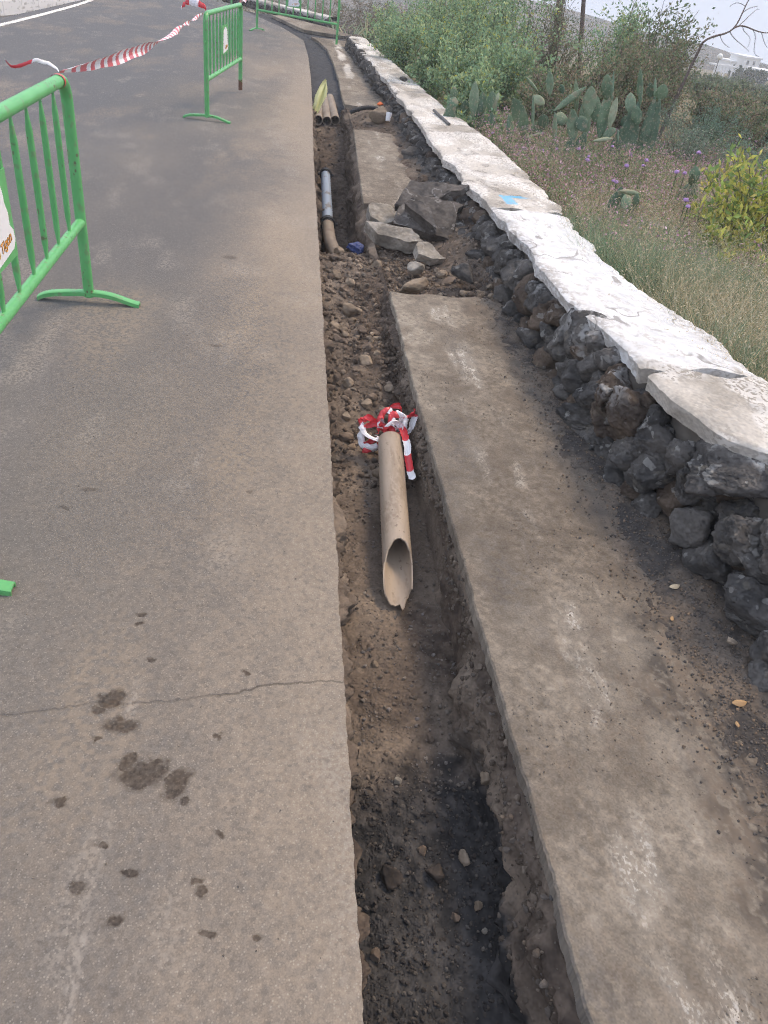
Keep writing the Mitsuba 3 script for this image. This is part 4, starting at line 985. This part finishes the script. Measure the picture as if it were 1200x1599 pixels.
def leaves(pos, length, width, dirs, col):
    """folded leaf: 4 triangles, or 2 for the smallest"""
    n = len(pos); d = dirs / (np.linalg.norm(dirs, axis=1, keepdims=True) + 1e-9)
    r = rv.normal(size=(n, 3)); s = np.cross(d, r); s /= np.linalg.norm(s, axis=1, keepdims=True) + 1e-9
    nrm = np.cross(s, d)
    L, Wd = length[:, None], width[:, None]
    a = pos; m = pos + d * L * .5 - nrm * Wd * .18; e = pos + d * L
    l = pos + d * L * .5 - s * Wd / 2 + nrm * Wd * .1; r2 = pos + d * L * .5 + s * Wd / 2 + nrm * Wd * .1
    if length.mean() < .034:
        V = np.stack([a, l, r2, e], 1); F = np.array([[0, 2, 1], [1, 2, 3]])[None] + (np.arange(n) * 4)[:, None, None]
        return V.reshape(-1, 3), F.reshape(-1, 3), np.repeat(col, 4, 0)
    V = np.stack([a, l, m, r2, e], 1)
    F = np.array([[0, 2, 1], [0, 3, 2], [1, 2, 4], [2, 3, 4]])[None] + (np.arange(n) * 5)[:, None, None]
    return V.reshape(-1, 3), F.reshape(-1, 3), np.repeat(col, 5, 0)
def join(items):
    vs, fs, cs, o = [], [], [], 0
    for v, f, c in items: vs.append(v); fs.append(f + o); cs.append(c); o += len(v)
    return mesh_of(np.vstack(vs), np.vstack(fs)), np.vstack(cs)
def field(n, xa, xb, ya, yb, dens=None):
    x, y = rv.uniform(xa, xb, n), rv.uniform(ya, yb, n)
    k = x > capR(np.clip(y, -3, 19.8)) + .03
    x, y = x[k], y[k]
    if dens is not None: k = rv.uniform(size=len(x)) < dens(x, y); x, y = x[k], y[k]
    return np.stack([x, y, ground_z(x, y)], -1)
GRN = [(.22, .33, .20), (.27, .36, .22), (.20, .30, .19), (.33, .37, .24)]
STRAW = [(.60, .52, .34), (.68, .60, .42), (.52, .44, .29), (.60, .55, .41)]
PINKY = [(.42, .29, .24), (.34, .27, .19), (.24, .31, .15), (.46, .33, .29), (.20, .29, .13), (.28, .33, .17)]
f3 = lambda x, y, s, f=1.6: meshkit.fbm(np.stack([x * f, y * f, 0 * x + s], -1), 3, 81)
items = []
p = field(150000, 1.9, 4.6, 1.2, 5.6, lambda x, y: .35 + .65 * (f3(x, y, 2) > .42)); n = len(p)
h = rv.uniform(.20, .52, n) * (.7 + .6 * f3(p[:, 0], p[:, 1], 5)); items.append(blades(p, h, rv.uniform(.003, .0065, n), rv.uniform(.1, .7, n), jitter(GRN, n))[:3])
p = field(70000, 1.9, 7, 5.2, 11.5, lambda x, y: .7 * (f3(x, y, 3) > .42)); n = len(p)
h = rv.uniform(.14, .36, n) * (.7 + .6 * f3(p[:, 0], p[:, 1], 5)); items.append(blades(p, h, rv.uniform(.004, .008, n), rv.uniform(.1, .8, n), jitter(GRN + [(.15, .15, .07)], n))[:3])
m, c = join(items)
add(thing('wild_grass', 'fine green grass growing behind the wall', 'grass', kind='stuff'), m, 'm_foliage', color=c)
# dry oat grass with seed heads
items = []
p = field(75000, 2.0, 5.2, 2.4, 8.5, lambda x, y: np.clip(np.clip((f3(x, y, 8, 1.1) - .42) * 6, 0.03, 1) + .40 * np.exp(-((x - 2.9) / .8) ** 2 - ((y - 5.2) / 1.1) ** 2), 0, 1) * np.clip((7.2 - y) / 1.4, .10, 1)); n = len(p)
h = rv.uniform(.32, .64, n) * (.75 + .5 * f3(p[:, 0], p[:, 1], 6)); v, f, c, tip = blades(p, h, rv.uniform(.002, .004, n), rv.uniform(.15, .75, n), jitter(STRAW, n)); items.append((v, f, c))
k = rv.uniform(size=n) < .55
for rep in range(3):
    tp = tip[k] + rv.normal(size=(k.sum(), 3)) * [.022, .022, .03] - [0, 0, .02 * rep]
    items.append(leaves(tp, rv.uniform(.012, .024, len(tp)), rv.uniform(.003, .006, len(tp)), rv.normal(size=(len(tp), 3)) * [1, 1, .6] - [0, 0, .8], jitter([(.56, .47, .31), (.62, .55, .40), (.48, .38, .23)], len(tp))))
m, c = join(items)
add(thing('straw_grass', 'dry straw coloured oat grass with pale seed heads', 'grass', kind='stuff'), m, 'm_foliage', color=c)
# low pink-brown ground cover
p = field(150000, 2.0, 7.0, 4.6, 10.5, lambda x, y: np.clip((f3(x, y, 4, 1.3) - .30) * 5, 0, 1)); n = len(p)
hh = .42 * (.4 + f3(p[:, 0], p[:, 1], 5, 2.2)); p = p + np.stack([0 * hh, 0 * hh, hh * rv.uniform(.1, 1, n) ** .6], -1)
i1 = leaves(p, rv.uniform(.015, .035, n), rv.uniform(.007, .015, n), rv.normal(size=(n, 3)) + [0, 0, .7], jitter(PINKY, n))
q = p[rv.choice(n, 17000, False)] + [0, 0, .06]; i2 = leaves(q, rv.uniform(.014, .028, 17000), rv.uniform(.010, .018, 17000), rv.normal(size=(17000, 3)) + [0, 0, .7], jitter([(.60, .36, .42), (.52, .30, .42), (.66, .48, .50)], 17000))
p3 = field(12000, 2.0, 7, 4.6, 10); i3 = blades(p3, rv.uniform(.1, .35, len(p3)), np.full(len(p3), .004), rv.uniform(.1, .6, len(p3)), jitter(PINKY, len(p3)))[:3]
m, c = join([i1, i2, i3])
add(thing('flowering_ground_cover', 'low green and pinkish brown plants carpeting the ground before the cacti', 'ground cover', kind='stuff'), m, 'm_foliage', color=c)
# purple thistle heads
fl = mikit.ply(rock(9, (.038, .038, .03), 2, 6, .25, 6), pbr((.47, .30, .56), .9, .1), smooth=30)
sm_m = tube([(0, 0, -.42), (.01, 0, -.2), (0, 0, 0)], .004, 5); stem_ply = mikit.ply(sm_m, pbr((.10, .14, .07), .9, .1))
for (px, py) in [(957, 228), (987, 240), (979, 258), (1010, 250), (1092, 238), (1070, 270), (1072, 312), (963, 284), (920, 244), (848, 235), (820, 232), (770, 207), (918, 250), (1075, 322), (810, 240), (905, 232), (958, 282), (1005, 258), (870, 232), (1150, 243), (940, 300), (1058, 268)]:
    y0 = np.interp(py, [200, 240, 330], [9.2, 8.0, 5.9]) * (1 if px < 1050 else .93); p = at(px, py, 1, y0)
    t_ = thing('thistle', 'single purple thistle head rising from the pinkish ground cover', 'flower', 'purple thistle heads')
    part(t_, 'flower_head', fl, None, tr(*p, rv.uniform(0, 6), s=rv.uniform(.8, 1.3))); part(t_, 'stem', stem_ply, None, tr(*p))

def shrub(name, label, pos, rad, n_stem, n_leaf, leaf, cols, stem_col=(.13, .10, .075), up=1.0, catg='shrub', flower=None, group=None, stem_r=.012, spread_=1.0, low=.25, droop=0.0, catl=None):
    """stems fan out of the root into an ellipsoid of leaves; pos = root, rad = (rx, ry, height)"""
    key = thing(name, label, catg, group)
    pos = np.array([pos[0], pos[1], ground_z(pos[0], pos[1]) if len(pos) < 3 else pos[2]], float)
    st, lp, ld = [], [], []
    per = max(1, n_leaf // n_stem)
    for k in range(n_stem):
        a = rv.uniform(0, 2 * np.pi); r = rv.uniform(0, 1) ** .6
        tipz = rad[2] * rv.uniform(.55, 1.0) * (1 - .25 * r * r)
        tip = np.array([np.cos(a) * r * rad[0], np.sin(a) * r * rad[1], tipz])
        mid = tip * [.45 * spread_, .45 * spread_, .55] + rv.normal(size=3) * .06 * rad[2]
        P = spline([(0, 0, -.05), mid, tip], 9) + pos
        st.append(tube(P, np.linspace(stem_r, stem_r * .25, 9), 4, False))
        twig = rv.normal(size=(4, 3)) * [1, 1, .5] + [0, 0, .4]
        for tw in twig:
            b = P[rv.integers(3, 8)]; e = b + tw / np.linalg.norm(tw) * rad[2] * rv.uniform(.12, .28)
            st.append(tube([b, (b + e) / 2 + rv.normal(size=3) * .01, e], [stem_r * .35, stem_r * .25, stem_r * .12], 3, False))
            u = rv.uniform(.2, 1, per // 6); lp.append(b + (e - b) * u[:, None] + rv.normal(size=(len(u), 3)) * .03 * rad[2]); ld.append(rv.normal(size=(len(u), 3)) + tw * .5 + [0, 0, up * .5 - droop])
        u = rv.uniform(low, 1, per // 3); i = np.clip((u * 8).astype(int), 0, 7); q = P[i] + (P[i + 1] - P[i]) * (u * 8 - i)[:, None]
        lp.append(q + rv.normal(size=q.shape) * .035 * rad[2]); ld.append(rv.normal(size=q.shape) + [0, 0, up * .6 - droop])
    lp, ld = np.vstack(lp), np.vstack(ld); n = len(lp)
    its = [leaves(lp, leaf[0] * rv.uniform(.6, 1.3, n), leaf[1] * rv.uniform(.6, 1.3, n), ld, jitter(cols, n, .2))]
    m, c = join(its)
    part(key, 'crown', m, 'm_foliage', color=c)
    sm = cat(st); part(key, 'stems', sm, 'm_stem', color=np.tile(stem_col, (len(sm.vertices), 1)), smooth=True)
    if flower:
        fc, fn, fs = flower
        k = rv.choice(n, min(fn, n), False); q = lp[k] + [0, 0, .01] + rv.normal(size=(len(k), 3)) * .02
        q = np.repeat(q, 4, 0)
        m, c = join([leaves(q, fs * rv.uniform(.7, 1.2, len(q)), fs * .6 * rv.uniform(.7, 1.2, len(q)), rv.normal(size=q.shape), jitter([fc], len(q), .12))])
        part(key, 'flowers', m, 'm_foliage', color=c, kind='stuff')
    return key
SHR = [(2.3, 11.9, .5, 1.15, 'green bush filling the gap behind the first cactus clump'), (3.1, 12.4, .6, 1.3, 'green bush behind the left half of the main cactus clump'), (1.9, 15.6, .6, 1.3, 'green bush close behind the far third of the wall'), (2.5, 15.2, .7, 1.9, 'tall green bush beyond the first tobacco shrub'), (2.15, 9.7, .32, .5, 'small leafy weed beside the wall top at the steel bar')]
TOB = [(.29, .43, .26), (.36, .48, .27), (.26, .38, .23), (.45, .52, .27)]
for k, (x, y, rx, h, lb) in enumerate([
        (1.95, 12.8, .55, 1.25, 'bushy tobacco shrub with yellow flowers close behind the far wall'),
        (2.75, 13.5, .75, 2.1, 'tall tobacco shrub with yellow flowers left of the cactus clump'),
        (3.0, 17.2, .9, 2.5, 'tall airy tobacco shrub standing behind the bushy one'),
        (2.2, 20.5, .9, 1.5, 'low green shrub behind the end of the wall'),
        (3.45, 14.8, .7, 2.4, 'tall tobacco shrub left of the wooden poles'),
        (4.0, 19.6, .8, 2.0, 'pale tall shrub below the wooden poles'),
        (2.25, 10.8, .45, .8, 'low leafy bush at the wall before the first cactus clump'),
        (6.1, 16.4, .7, 2.3, 'leafy tall shrub just right of the wooden poles')]):
    shrub('tobacco_shrub', lb, (x, y), (rx, rx, h), 20, 4600, (.062, .034), TOB, (.16, .17, .12), flower=((.62, .58, .12), 230, .028), stem_r=.012, low=.12)
for k, (x, y, rx, h, lb) in enumerate(SHR): shrub('leafy_bush', lb, (x, y), (rx, rx, h), 18, 4200, (.058, .030), TOB, (.17, .17, .12), flower=((.62, .58, .12), 110, .028), stem_r=.010, low=.05)
MIX = [(.19, .25, .14), (.25, .27, .15), (.32, .27, .19), (.17, .23, .13), (.37, .30, .22)]
for k, (x, y, rx, h, lb) in enumerate([
        (4.3, 12.2, .8, 1.25, 'brown twiggy bush rising directly behind the main cactus clump'),
        (5.1, 12.9, .8, 1.45, 'brownish thicket bush right of the main cactus clump'),
        (6.0, 14.0, .9, 1.65, 'mixed green and brown bush below the skyline tree'),
        (3.5, 11.4, .7, .9, 'low olive bush between the tobacco shrubs and the cacti'),
        (6.9, 16.5, .9, 1.6, 'green brown bush left of the pergola'),
        (6.6, 12.6, .9, 1.0, 'low twiggy bush right of the tall lone cactus pad'),
        (5.4, 18.5, 1.2, 2.0, 'tall brown bush on the skyline behind the thicket'),
        (7.5, 19.5, .9, 1.5, 'grey green bush on the skyline near the bare branch'),
        (7.9, 13.8, 1.0, .75, 'low green bush under the white house'),
        (9.4, 16.6, 1.2, .85, 'low bush at the right edge under the white house')]):
    shrub('thicket_bush', lb, (x, y), (rx, rx, h), 24, 6500, (.050, .024), MIX, (.17, .125, .095), stem_r=.013, low=.1)
shrub('skyline_tree', 'slender leafy tree against the sky right of the poles', (6.2, 15.0), (.75, .7, 2.3), 12, 1500, (.07, .036), [(.15, .21, .12), (.19, .245, .125), (.24, .225, .14)], (.15, .13, .11), stem_r=.014, low=.45, catg='tree')
shrub('skyline_tree', 'small leafy tree against the sky beside the bare branch', (7.0, 16.2), (.6, .6, 2.0), 12, 1300, (.075, .038), [(.15, .21, .12), (.19, .245, .125), (.24, .225, .14)], (.15, .13, .11), stem_r=.014, low=.4, catg='tree')
GREYG = [(.22, .29, .21), (.27, .33, .24), (.18, .24, .18)]
shrub('white_flowered_bush', 'grey green bush dotted with tiny white flowers right of the cacti', (4.7, 9.6), (.85, .8, .85), 40, 9000, (.024, .009), GREYG, (.14, .125, .105), flower=((.66, .64, .58), 260, .012), stem_r=.006, low=.15)
shrub('grey_green_bush', 'dense grey green bush at the right edge behind the yellow plant', (6.0, 9.8), (.9, .9, .80), 40, 9000, (.026, .010), [(.18, .29, .21), (.22, .33, .24), (.15, .25, .18)], (.12, .115, .09), stem_r=.006, low=.15)
shrub('grey_green_bush', 'dark grey green bush behind the white flowered bush', (5.9, 11.6), (.9, .9, .85), 36, 7000, (.028, .011), [(.16, .24, .18), (.20, .28, .20)], (.12, .115, .09), stem_r=.006, low=.15)
# yellow-green plant at the right edge
YEL = [(.50, .52, .14), (.60, .58, .16), (.36, .45, .13), (.25, .36, .13), (.66, .58, .20)]
for k, (x, y, lb) in enumerate([(3.50, 5.75, 'yellow leaved plant at the right edge, behind its neighbour'), (3.75, 5.35, 'yellow leaved plant at the right edge, nearest of the group'), (3.30, 5.20, 'small yellow green plant leaning out of the straw grass')]):
    shrub('yellow_plant', lb, (x, y), (.60, .45, [1.0, .88, .50][k]), 22, 1900, (.062, .030), YEL, (.20, .21, .13), up=2.2, stem_r=.012, low=.55, catg='plant')

# prickly pears
def pad_mesh(base, tip, width, seed, thick=.03):
    base, tip = np.array(base, float), np.array(tip, float)
    d = tip - base; L_ = np.linalg.norm(d); d /= L_
    r = np.random.default_rng(seed)
    fac = np.array([r.normal() * .3, -1, r.normal() * .15]); s = np.cross(d, fac); s /= np.linalg.norm(s); nrm = np.cross(d, s)
    v = ico(3).vertices.copy()
    u = (v[:, 2] + 1) / 2
    wd = np.interp(u, [0, .08, .3, .62, .85, 1], [.5, .75, .95, 1.0, .84, .6])
    bend = .05 * L_ * (u - .5) ** 2 * r.uniform(-3, 3)
    P = base + d * (u * L_)[:, None] + s * (v[:, 0] * wd * width / 2)[:, None] + nrm * (v[:, 1] * thick * (.7 + .6 * (1 - u)) / 1 + bend)[:, None]
    P += .008 * nrm * nz(P, 14, 3, seed)[:, None]
    return mesh_of(P, ico(3).faces)
def cactus(label, pads, Y0, ox, oy, sc):
    key = thing('prickly_pear', label, 'cactus')
    for k, (bx, by, tx, ty, wpx, shade) in enumerate(pads):
        yb = Y0 + rv.uniform(-.28, .28)
        B_ = at(ox + bx * sc, oy + by * sc, 1, yb); T_ = at(ox + tx * sc, oy + ty * sc, 1, yb + rv.uniform(-.08, .08))
        wd = wpx * sc / 1185 * yb * .92
        B_ = B_ - (T_ - B_) * .06
        m = pad_mesh(B_, T_, wd, 700 + k + int(Y0 * 10), thick=.016)
        part(key, 'pad', m, f'm_cactus_{shade}', smooth=True)
    # buried lower pads that carry the clump
    for k in range(6):
        bx, by, tx, ty, wpx, shade = pads[k % len(pads)]
        T_ = at(ox + bx * sc, oy + by * sc, 1, Y0); zg_ = ground_z(T_[0], T_[1]); B_ = np.array([T_[0] + rv.uniform(-.1, .1), T_[1] + .05, zg_ - .03])
        if T_[2] - zg_ < .02: continue
        m = pad_mesh(B_, T_ + [0, 0, .03], .16, 900 + k, .03)
        part(key, 'pad', m, 'm_cactus_3', smooth=True)
cactus('main prickly pear clump with many upright green pads', [(325, 430, 322, 285, 45, 0), (400, 395, 345, 205, 82, 0), (440, 380, 445, 190, 16, 1), (555, 440, 557, 280, 25, 1), (650, 430, 650, 265, 64, 1), (715, 400, 715, 215, 66, 1), (730, 300, 745, 145, 76, 1),
        (765, 330, 770, 190, 56, 0), (790, 410, 835, 185, 70, 0), (840, 360, 880, 205, 42, 2), (670, 280, 665, 110, 28, 1), (852, 230, 862, 65, 15, 1), (825, 215, 830, 85, 56, 1), (500, 240, 440, 198, 46, 2), (465, 170, 405, 97, 16, 1), (530, 190, 530, 65, 40, 1),
        (560, 270, 720, 150, 36, 1), (590, 350, 590, 280, 84, 3), (410, 415, 505, 388, 15, 2), (840, 415, 840, 365, 88, 1), (882, 450, 885, 370, 15, 3), (760, 432, 860, 420, 22, 2), (600, 182, 585, 138, 30, 3), (700, 380, 690, 300, 70, 3), (500, 370, 490, 290, 60, 3), (470, 420, 460, 330, 50, 0)], 8.7, 700, 90, .3)
cactus('left prickly pear clump close behind the wall top', [(230, 300, 230, 170, 56, 0), (180, 290, 180, 175, 42, 0), (130, 300, 140, 120, 60, 1), (150, 310, 160, 200, 60, 3), (30, 220, 30, 150, 45, 0), (20, 252, 38, 205, 52, 0), (90, 300, 90, 220, 50, 3), (255, 230, 262, 180, 18, 2)], 9.6, 700, 90, .3)
cactus('right prickly pear clump with one tall narrow pad', [(1000, 235, 1000, 50, 34, 0), (985, 350, 980, 250, 56, 0), (950, 290, 950, 180, 62, 1), (1075, 215, 1080, 100, 17, 1), (1100, 225, 1125, 135, 64, 0), (920, 360, 920, 300, 60, 3), (1050, 210, 1055, 130, 40, 3)], 9.3, 700, 90, .3)
cactus('small prickly pear with one pale folded pad in the dry grass', [(430, 440, 450, 345, 62, 1), (410, 335, 515, 352, 30, 2), (485, 420, 500, 350, 40, 3)], 5.9, 850, 200, .2917)
cactus('lone prickly pear pad in the pinkish ground cover', [(805, 290, 810, 200, 60, 0), (790, 300, 795, 240, 40, 3)], 7.0, 850, 200, .2917)

# aloes at the gap in the wall
def aloe(label, x, y, s, n=22):
    key = thing('aloe', label, 'plant', None); z0 = ground_z(x, y)
    for k in range(n):
        a = k * 2.4 + rv.uniform(-.2, .2); e = rv.uniform(.25, 1.25); L_ = s * rv.uniform(.7, 1.1)
        d = np.array([np.cos(a) * np.cos(e), np.sin(a) * np.cos(e), np.sin(e)])
        P = spline([np.zeros(3), d * L_ * .5 + [0, 0, .06 * s], d * L_ + [0, 0, -.10 * s * (1.3 - e)]], 8) + [x, y, z0]
        m = tube(P, np.interp(np.linspace(0, 1, 8), [0, .3, 1], [.05, .045, .004]) * s, 6, False)
        c_ = np.array([[(.24, .30, .19), (.30, .33, .19), (.19, .24, .15), (.44, .40, .23)][rv.integers(4)]])
        part(key, 'leaf', m, 'm_cactus', smooth=True, color=np.tile(c_, (len(m.vertices), 1)))
for k, (x, y, s, lb) in enumerate([(1.35, 23.2, .75, 'aloe right of the far barrier, nearest of the row'), (1.1, 25.0, .8, 'aloe behind the right half of the far barrier'), (.6, 27.0, .9, 'aloe behind the middle of the far barrier'), (1.9, 24.4, .8, 'yellowing aloe right of the far barrier before the wall end')]): aloe(lb, x, y, s)
for k, (x, y, rx, h, lb) in enumerate([(2.6, 25.5, 1.0, 1.2, 'dry grey bush behind the aloes'), (2.2, 30, 1.4, 1.4, 'brown bush behind the far barrier'), (.8, 33, 1.6, 1.5, 'pale dry bush far behind the barrier'), (4.5, 27, 1.4, 1.7, 'grey twiggy bush beyond the tobacco shrubs'), (4.0, 36, 2.0, 1.8, 'far brown bush above the barrier'), (-1.5, 37, 1.6, 1.3, 'farthest dry bush above the road')]):
    shrub('dry_bush', lb, (x, y), (rx, rx, h), 26, 4200, (.06, .024), [(.24, .21, .15), (.29, .24, .19), (.18, .21, .12), (.34, .29, .23)], (.19, .15, .12), stem_r=.014, low=.1)

# bare branch against the sky
bt = thing('bare_tree', 'leafless dead branches reaching across the sky at the right edge', 'tree')
def br(pts, Y0, r0, r1, n=14):
    P = np.array([at(px, py, 1, Y0 + 0.15 * k) for k, (px, py) in enumerate(pts)])
    part(bt, 'branch', tube(spline(P, n), np.linspace(r0, r1, n), 6, False), 'm_pole', smooth=True)
b0 = at(1098, 66, 1, 12.5); g0 = np.array([b0[0] - .25, 12.5, ground_z(b0[0], 12.5)])
part(bt, 'trunk', tube(spline([g0 - [0, 0, .05], g0 + [.1, 0, .6], b0], 14), np.linspace(.035, .018, 14), 7, False), 'm_pole', smooth=True)
br([(1098, 66), (1125, 54), (1146, 44), (1160, 20), (1172, -4)], 12.5, .017, .007)
br([(1146, 44), (1160, 40), (1175, 45), (1190, 50), (1206, 50)], 12.65, .012, .006)
br([(1160, 20), (1172, 12), (1184, 10)], 12.9, .006, .003, 8); br([(1150, 43), (1165, 30), (1180, 16), (1186, 14)], 12.7, .006, .003, 8)
br([(1140, 48), (1148, 60), (1162, 72), (1170, 80)], 12.6, .006, .003, 8); br([(1175, 45), (1180, 62), (1178, 78), (1186, 88)], 12.9, .005, .003, 8); br([(1190, 50), (1194, 65), (1199, 74)], 13, .005, .003, 8)
br([(1160, 40), (1166, 52), (1172, 60), (1168, 74)], 12.8, .005, .0025, 8); br([(1125, 54), (1130, 66), (1140, 74)], 12.6, .005, .003, 8); br([(1165, 10), (1152, 4), (1140, 10)], 12.9, .005, .003, 8)

# wooden poles
for px, py, tx, r, lb in [(870, 45, 883, .085, 'thick brown wooden utility pole rising out of the frame'), (909, 45, 916, .048, 'thinner wooden pole right of the thick one')]:
    a = at(px, py, 1, 18.5); b = at(tx, -60, 1, 18.5); d = (b - a) / (b[2] - a[2]); zg = ground_z(a[0], 18.5)
    P = [a + d * (zg - .1 - a[2]), a + d * (1.5 - a[2]), a + d * (6.5 - a[2])]
    add(thing('utility_pole', lb, 'pole'), tube(P, [r, r * .95, r * .8], 12), 'm_pole', smooth=40)

# ------------------------------------------------------------------ far things
def far_house(label, px0, px1, pyb, pyt, Y0, dep, wins):
    a, b = at(px0, pyb, 1, Y0), at(px1, pyb, 1, Y0); top = at(px0, pyt, 1, Y0)
    w, h = b[0] - a[0], top[2] - a[2]; zg = min(a[2], ground_z(a[0], Y0)) - 1
    key = thing('white_house', label, 'house')
    part(key, 'wall', box(a[0], b[0], Y0, Y0 + dep, zg, top[2]), 'm_house')
    rf = part(key, 'roof', box(a[0] - .2, b[0] + .2, Y0 - .2, Y0 + dep + .2, top[2], top[2] + .25), 'm_house')
    for u0, u1, v0, v1 in wins: part(key, 'window', box(a[0] + w * u0, a[0] + w * u1, Y0 - .05, Y0 - .01, a[2] + h * v0, a[2] + h * v1), 'm_window')
    return key
far_house('white flat roofed house below the hill, its taller block', 1160, 1184, 108, 89, 150, 6, [(.12, .26, .45, .8), (.55, .68, .45, .8)])
far_house('lower white house wing left of the taller block', 1140, 1160, 106, 96, 153, 5, [(.2, .32, .3, .7), (.6, .72, .3, .7)])
far_house('small white house at the right edge below the hill', 1186, 1212, 125, 111, 140, 5, [(.2, .32, .3, .7)])
pg = thing('pergola', 'white pergola with a solid pillar standing before the far trees', 'pergola')
Y0 = 95
L0, R0 = at(1113, 128, 1, Y0), at(1137, 126, 1, Y0); tp = at(1113, 101, 1, Y0)[2]; zb = min(L0[2], ground_z(L0[0], Y0)) - .3
part(pg, 'pillar', box(L0[0], L0[0] + .55, Y0, Y0 + .6, zb, tp - .9), 'm_house')
for k in range(5):
    xk = L0[0] + .1 + (R0[0] - L0[0]) * (k / 4) + 0
    part(pg, 'post', box(xk - .06, xk + .06, Y0 - .1 + (k % 2) * 1.6, Y0 + .02 + (k % 2) * 1.6, zb, tp), 'm_house')
for k in range(4): part(pg, 'beam', box(L0[0] - .3, R0[0] + .5, Y0 - .15 + k * .6, Y0 - .05 + k * .6, tp + .005, tp + .14), 'm_house')
lp_ = at(1125, 88, 1, 93); lm = thing('globe_lamp', 'pale globe lamp on a thin post above the pergola', 'lamp')
part(lm, 'globe', mesh_of(ico(3).vertices * .3 + lp_, ico(3).faces), 'm_lamp_globe', smooth=True); part(lm, 'post', tube([(lp_[0], lp_[1], ground_z(lp_[0], 93) - .3), lp_ - [0, 0, .28]], .05, 8), 'm_steel_bar')
a, b = at(1130, 133, 1, 96), at(1206, 140, 1, 96)
add(thing('garden_wall', 'low grey wall below the white houses at the right edge', 'wall'), box(a[0], b[0], 96, 96.4, min(a[2], b[2]) - 1.5, (a[2] + b[2]) / 2 + .35), 'm_grey_wall')
for k, (px, py, h, rx, lb) in enumerate([(1166, 127, 1.7, 2.2, 'dark tree mass below the white house'), (1147, 128, 1.2, 1.1, 'dark bush between pergola and white house'), (1187, 129, 1.3, 1.4, 'dark bush right of the dark tree mass')]):
    p = at(px, py, 1, 100 + k * 3)
    shrub('far_tree', lb, (p[0], p[1], p[2] - .2), (rx, rx * .8, h + .2), 20, 2600, (.26, .16), [(.06, .09, .055), (.08, .11, .065)], stem_r=.05, catg='tree', low=.1)
for k in range(24):
    y0 = rv.uniform(21, 62); x0 = y0 * rv.uniform(.43, .60)
    shrub('field_bush', 'small grey green bush on the open ground beyond the thicket', (x0, y0), (1.1, 1.1, rv.uniform(.35, .75)), 10, 1100, (.10, .05), [(.20, .25, .16), (.24, .25, .17), (.17, .22, .13)], stem_r=.015, group='bushes on the far ground')

# ------------------------------------------------------------------ haze
hz_lo, hz_hi = -22.0, 36.0
scene['haze'] = {'type': 'cube', 'to_world': T().translate([40, 170, (hz_lo + hz_hi) / 2]).scale([440, 190, (hz_hi - hz_lo) / 2]), 'bsdf': {'type': 'null'}, 'interior': {'type': 'ref', 'id': 'air'}}
labels['haze'] = {'label': 'thin pale haze in the air', 'category': 'haze', 'kind': 'stuff'}
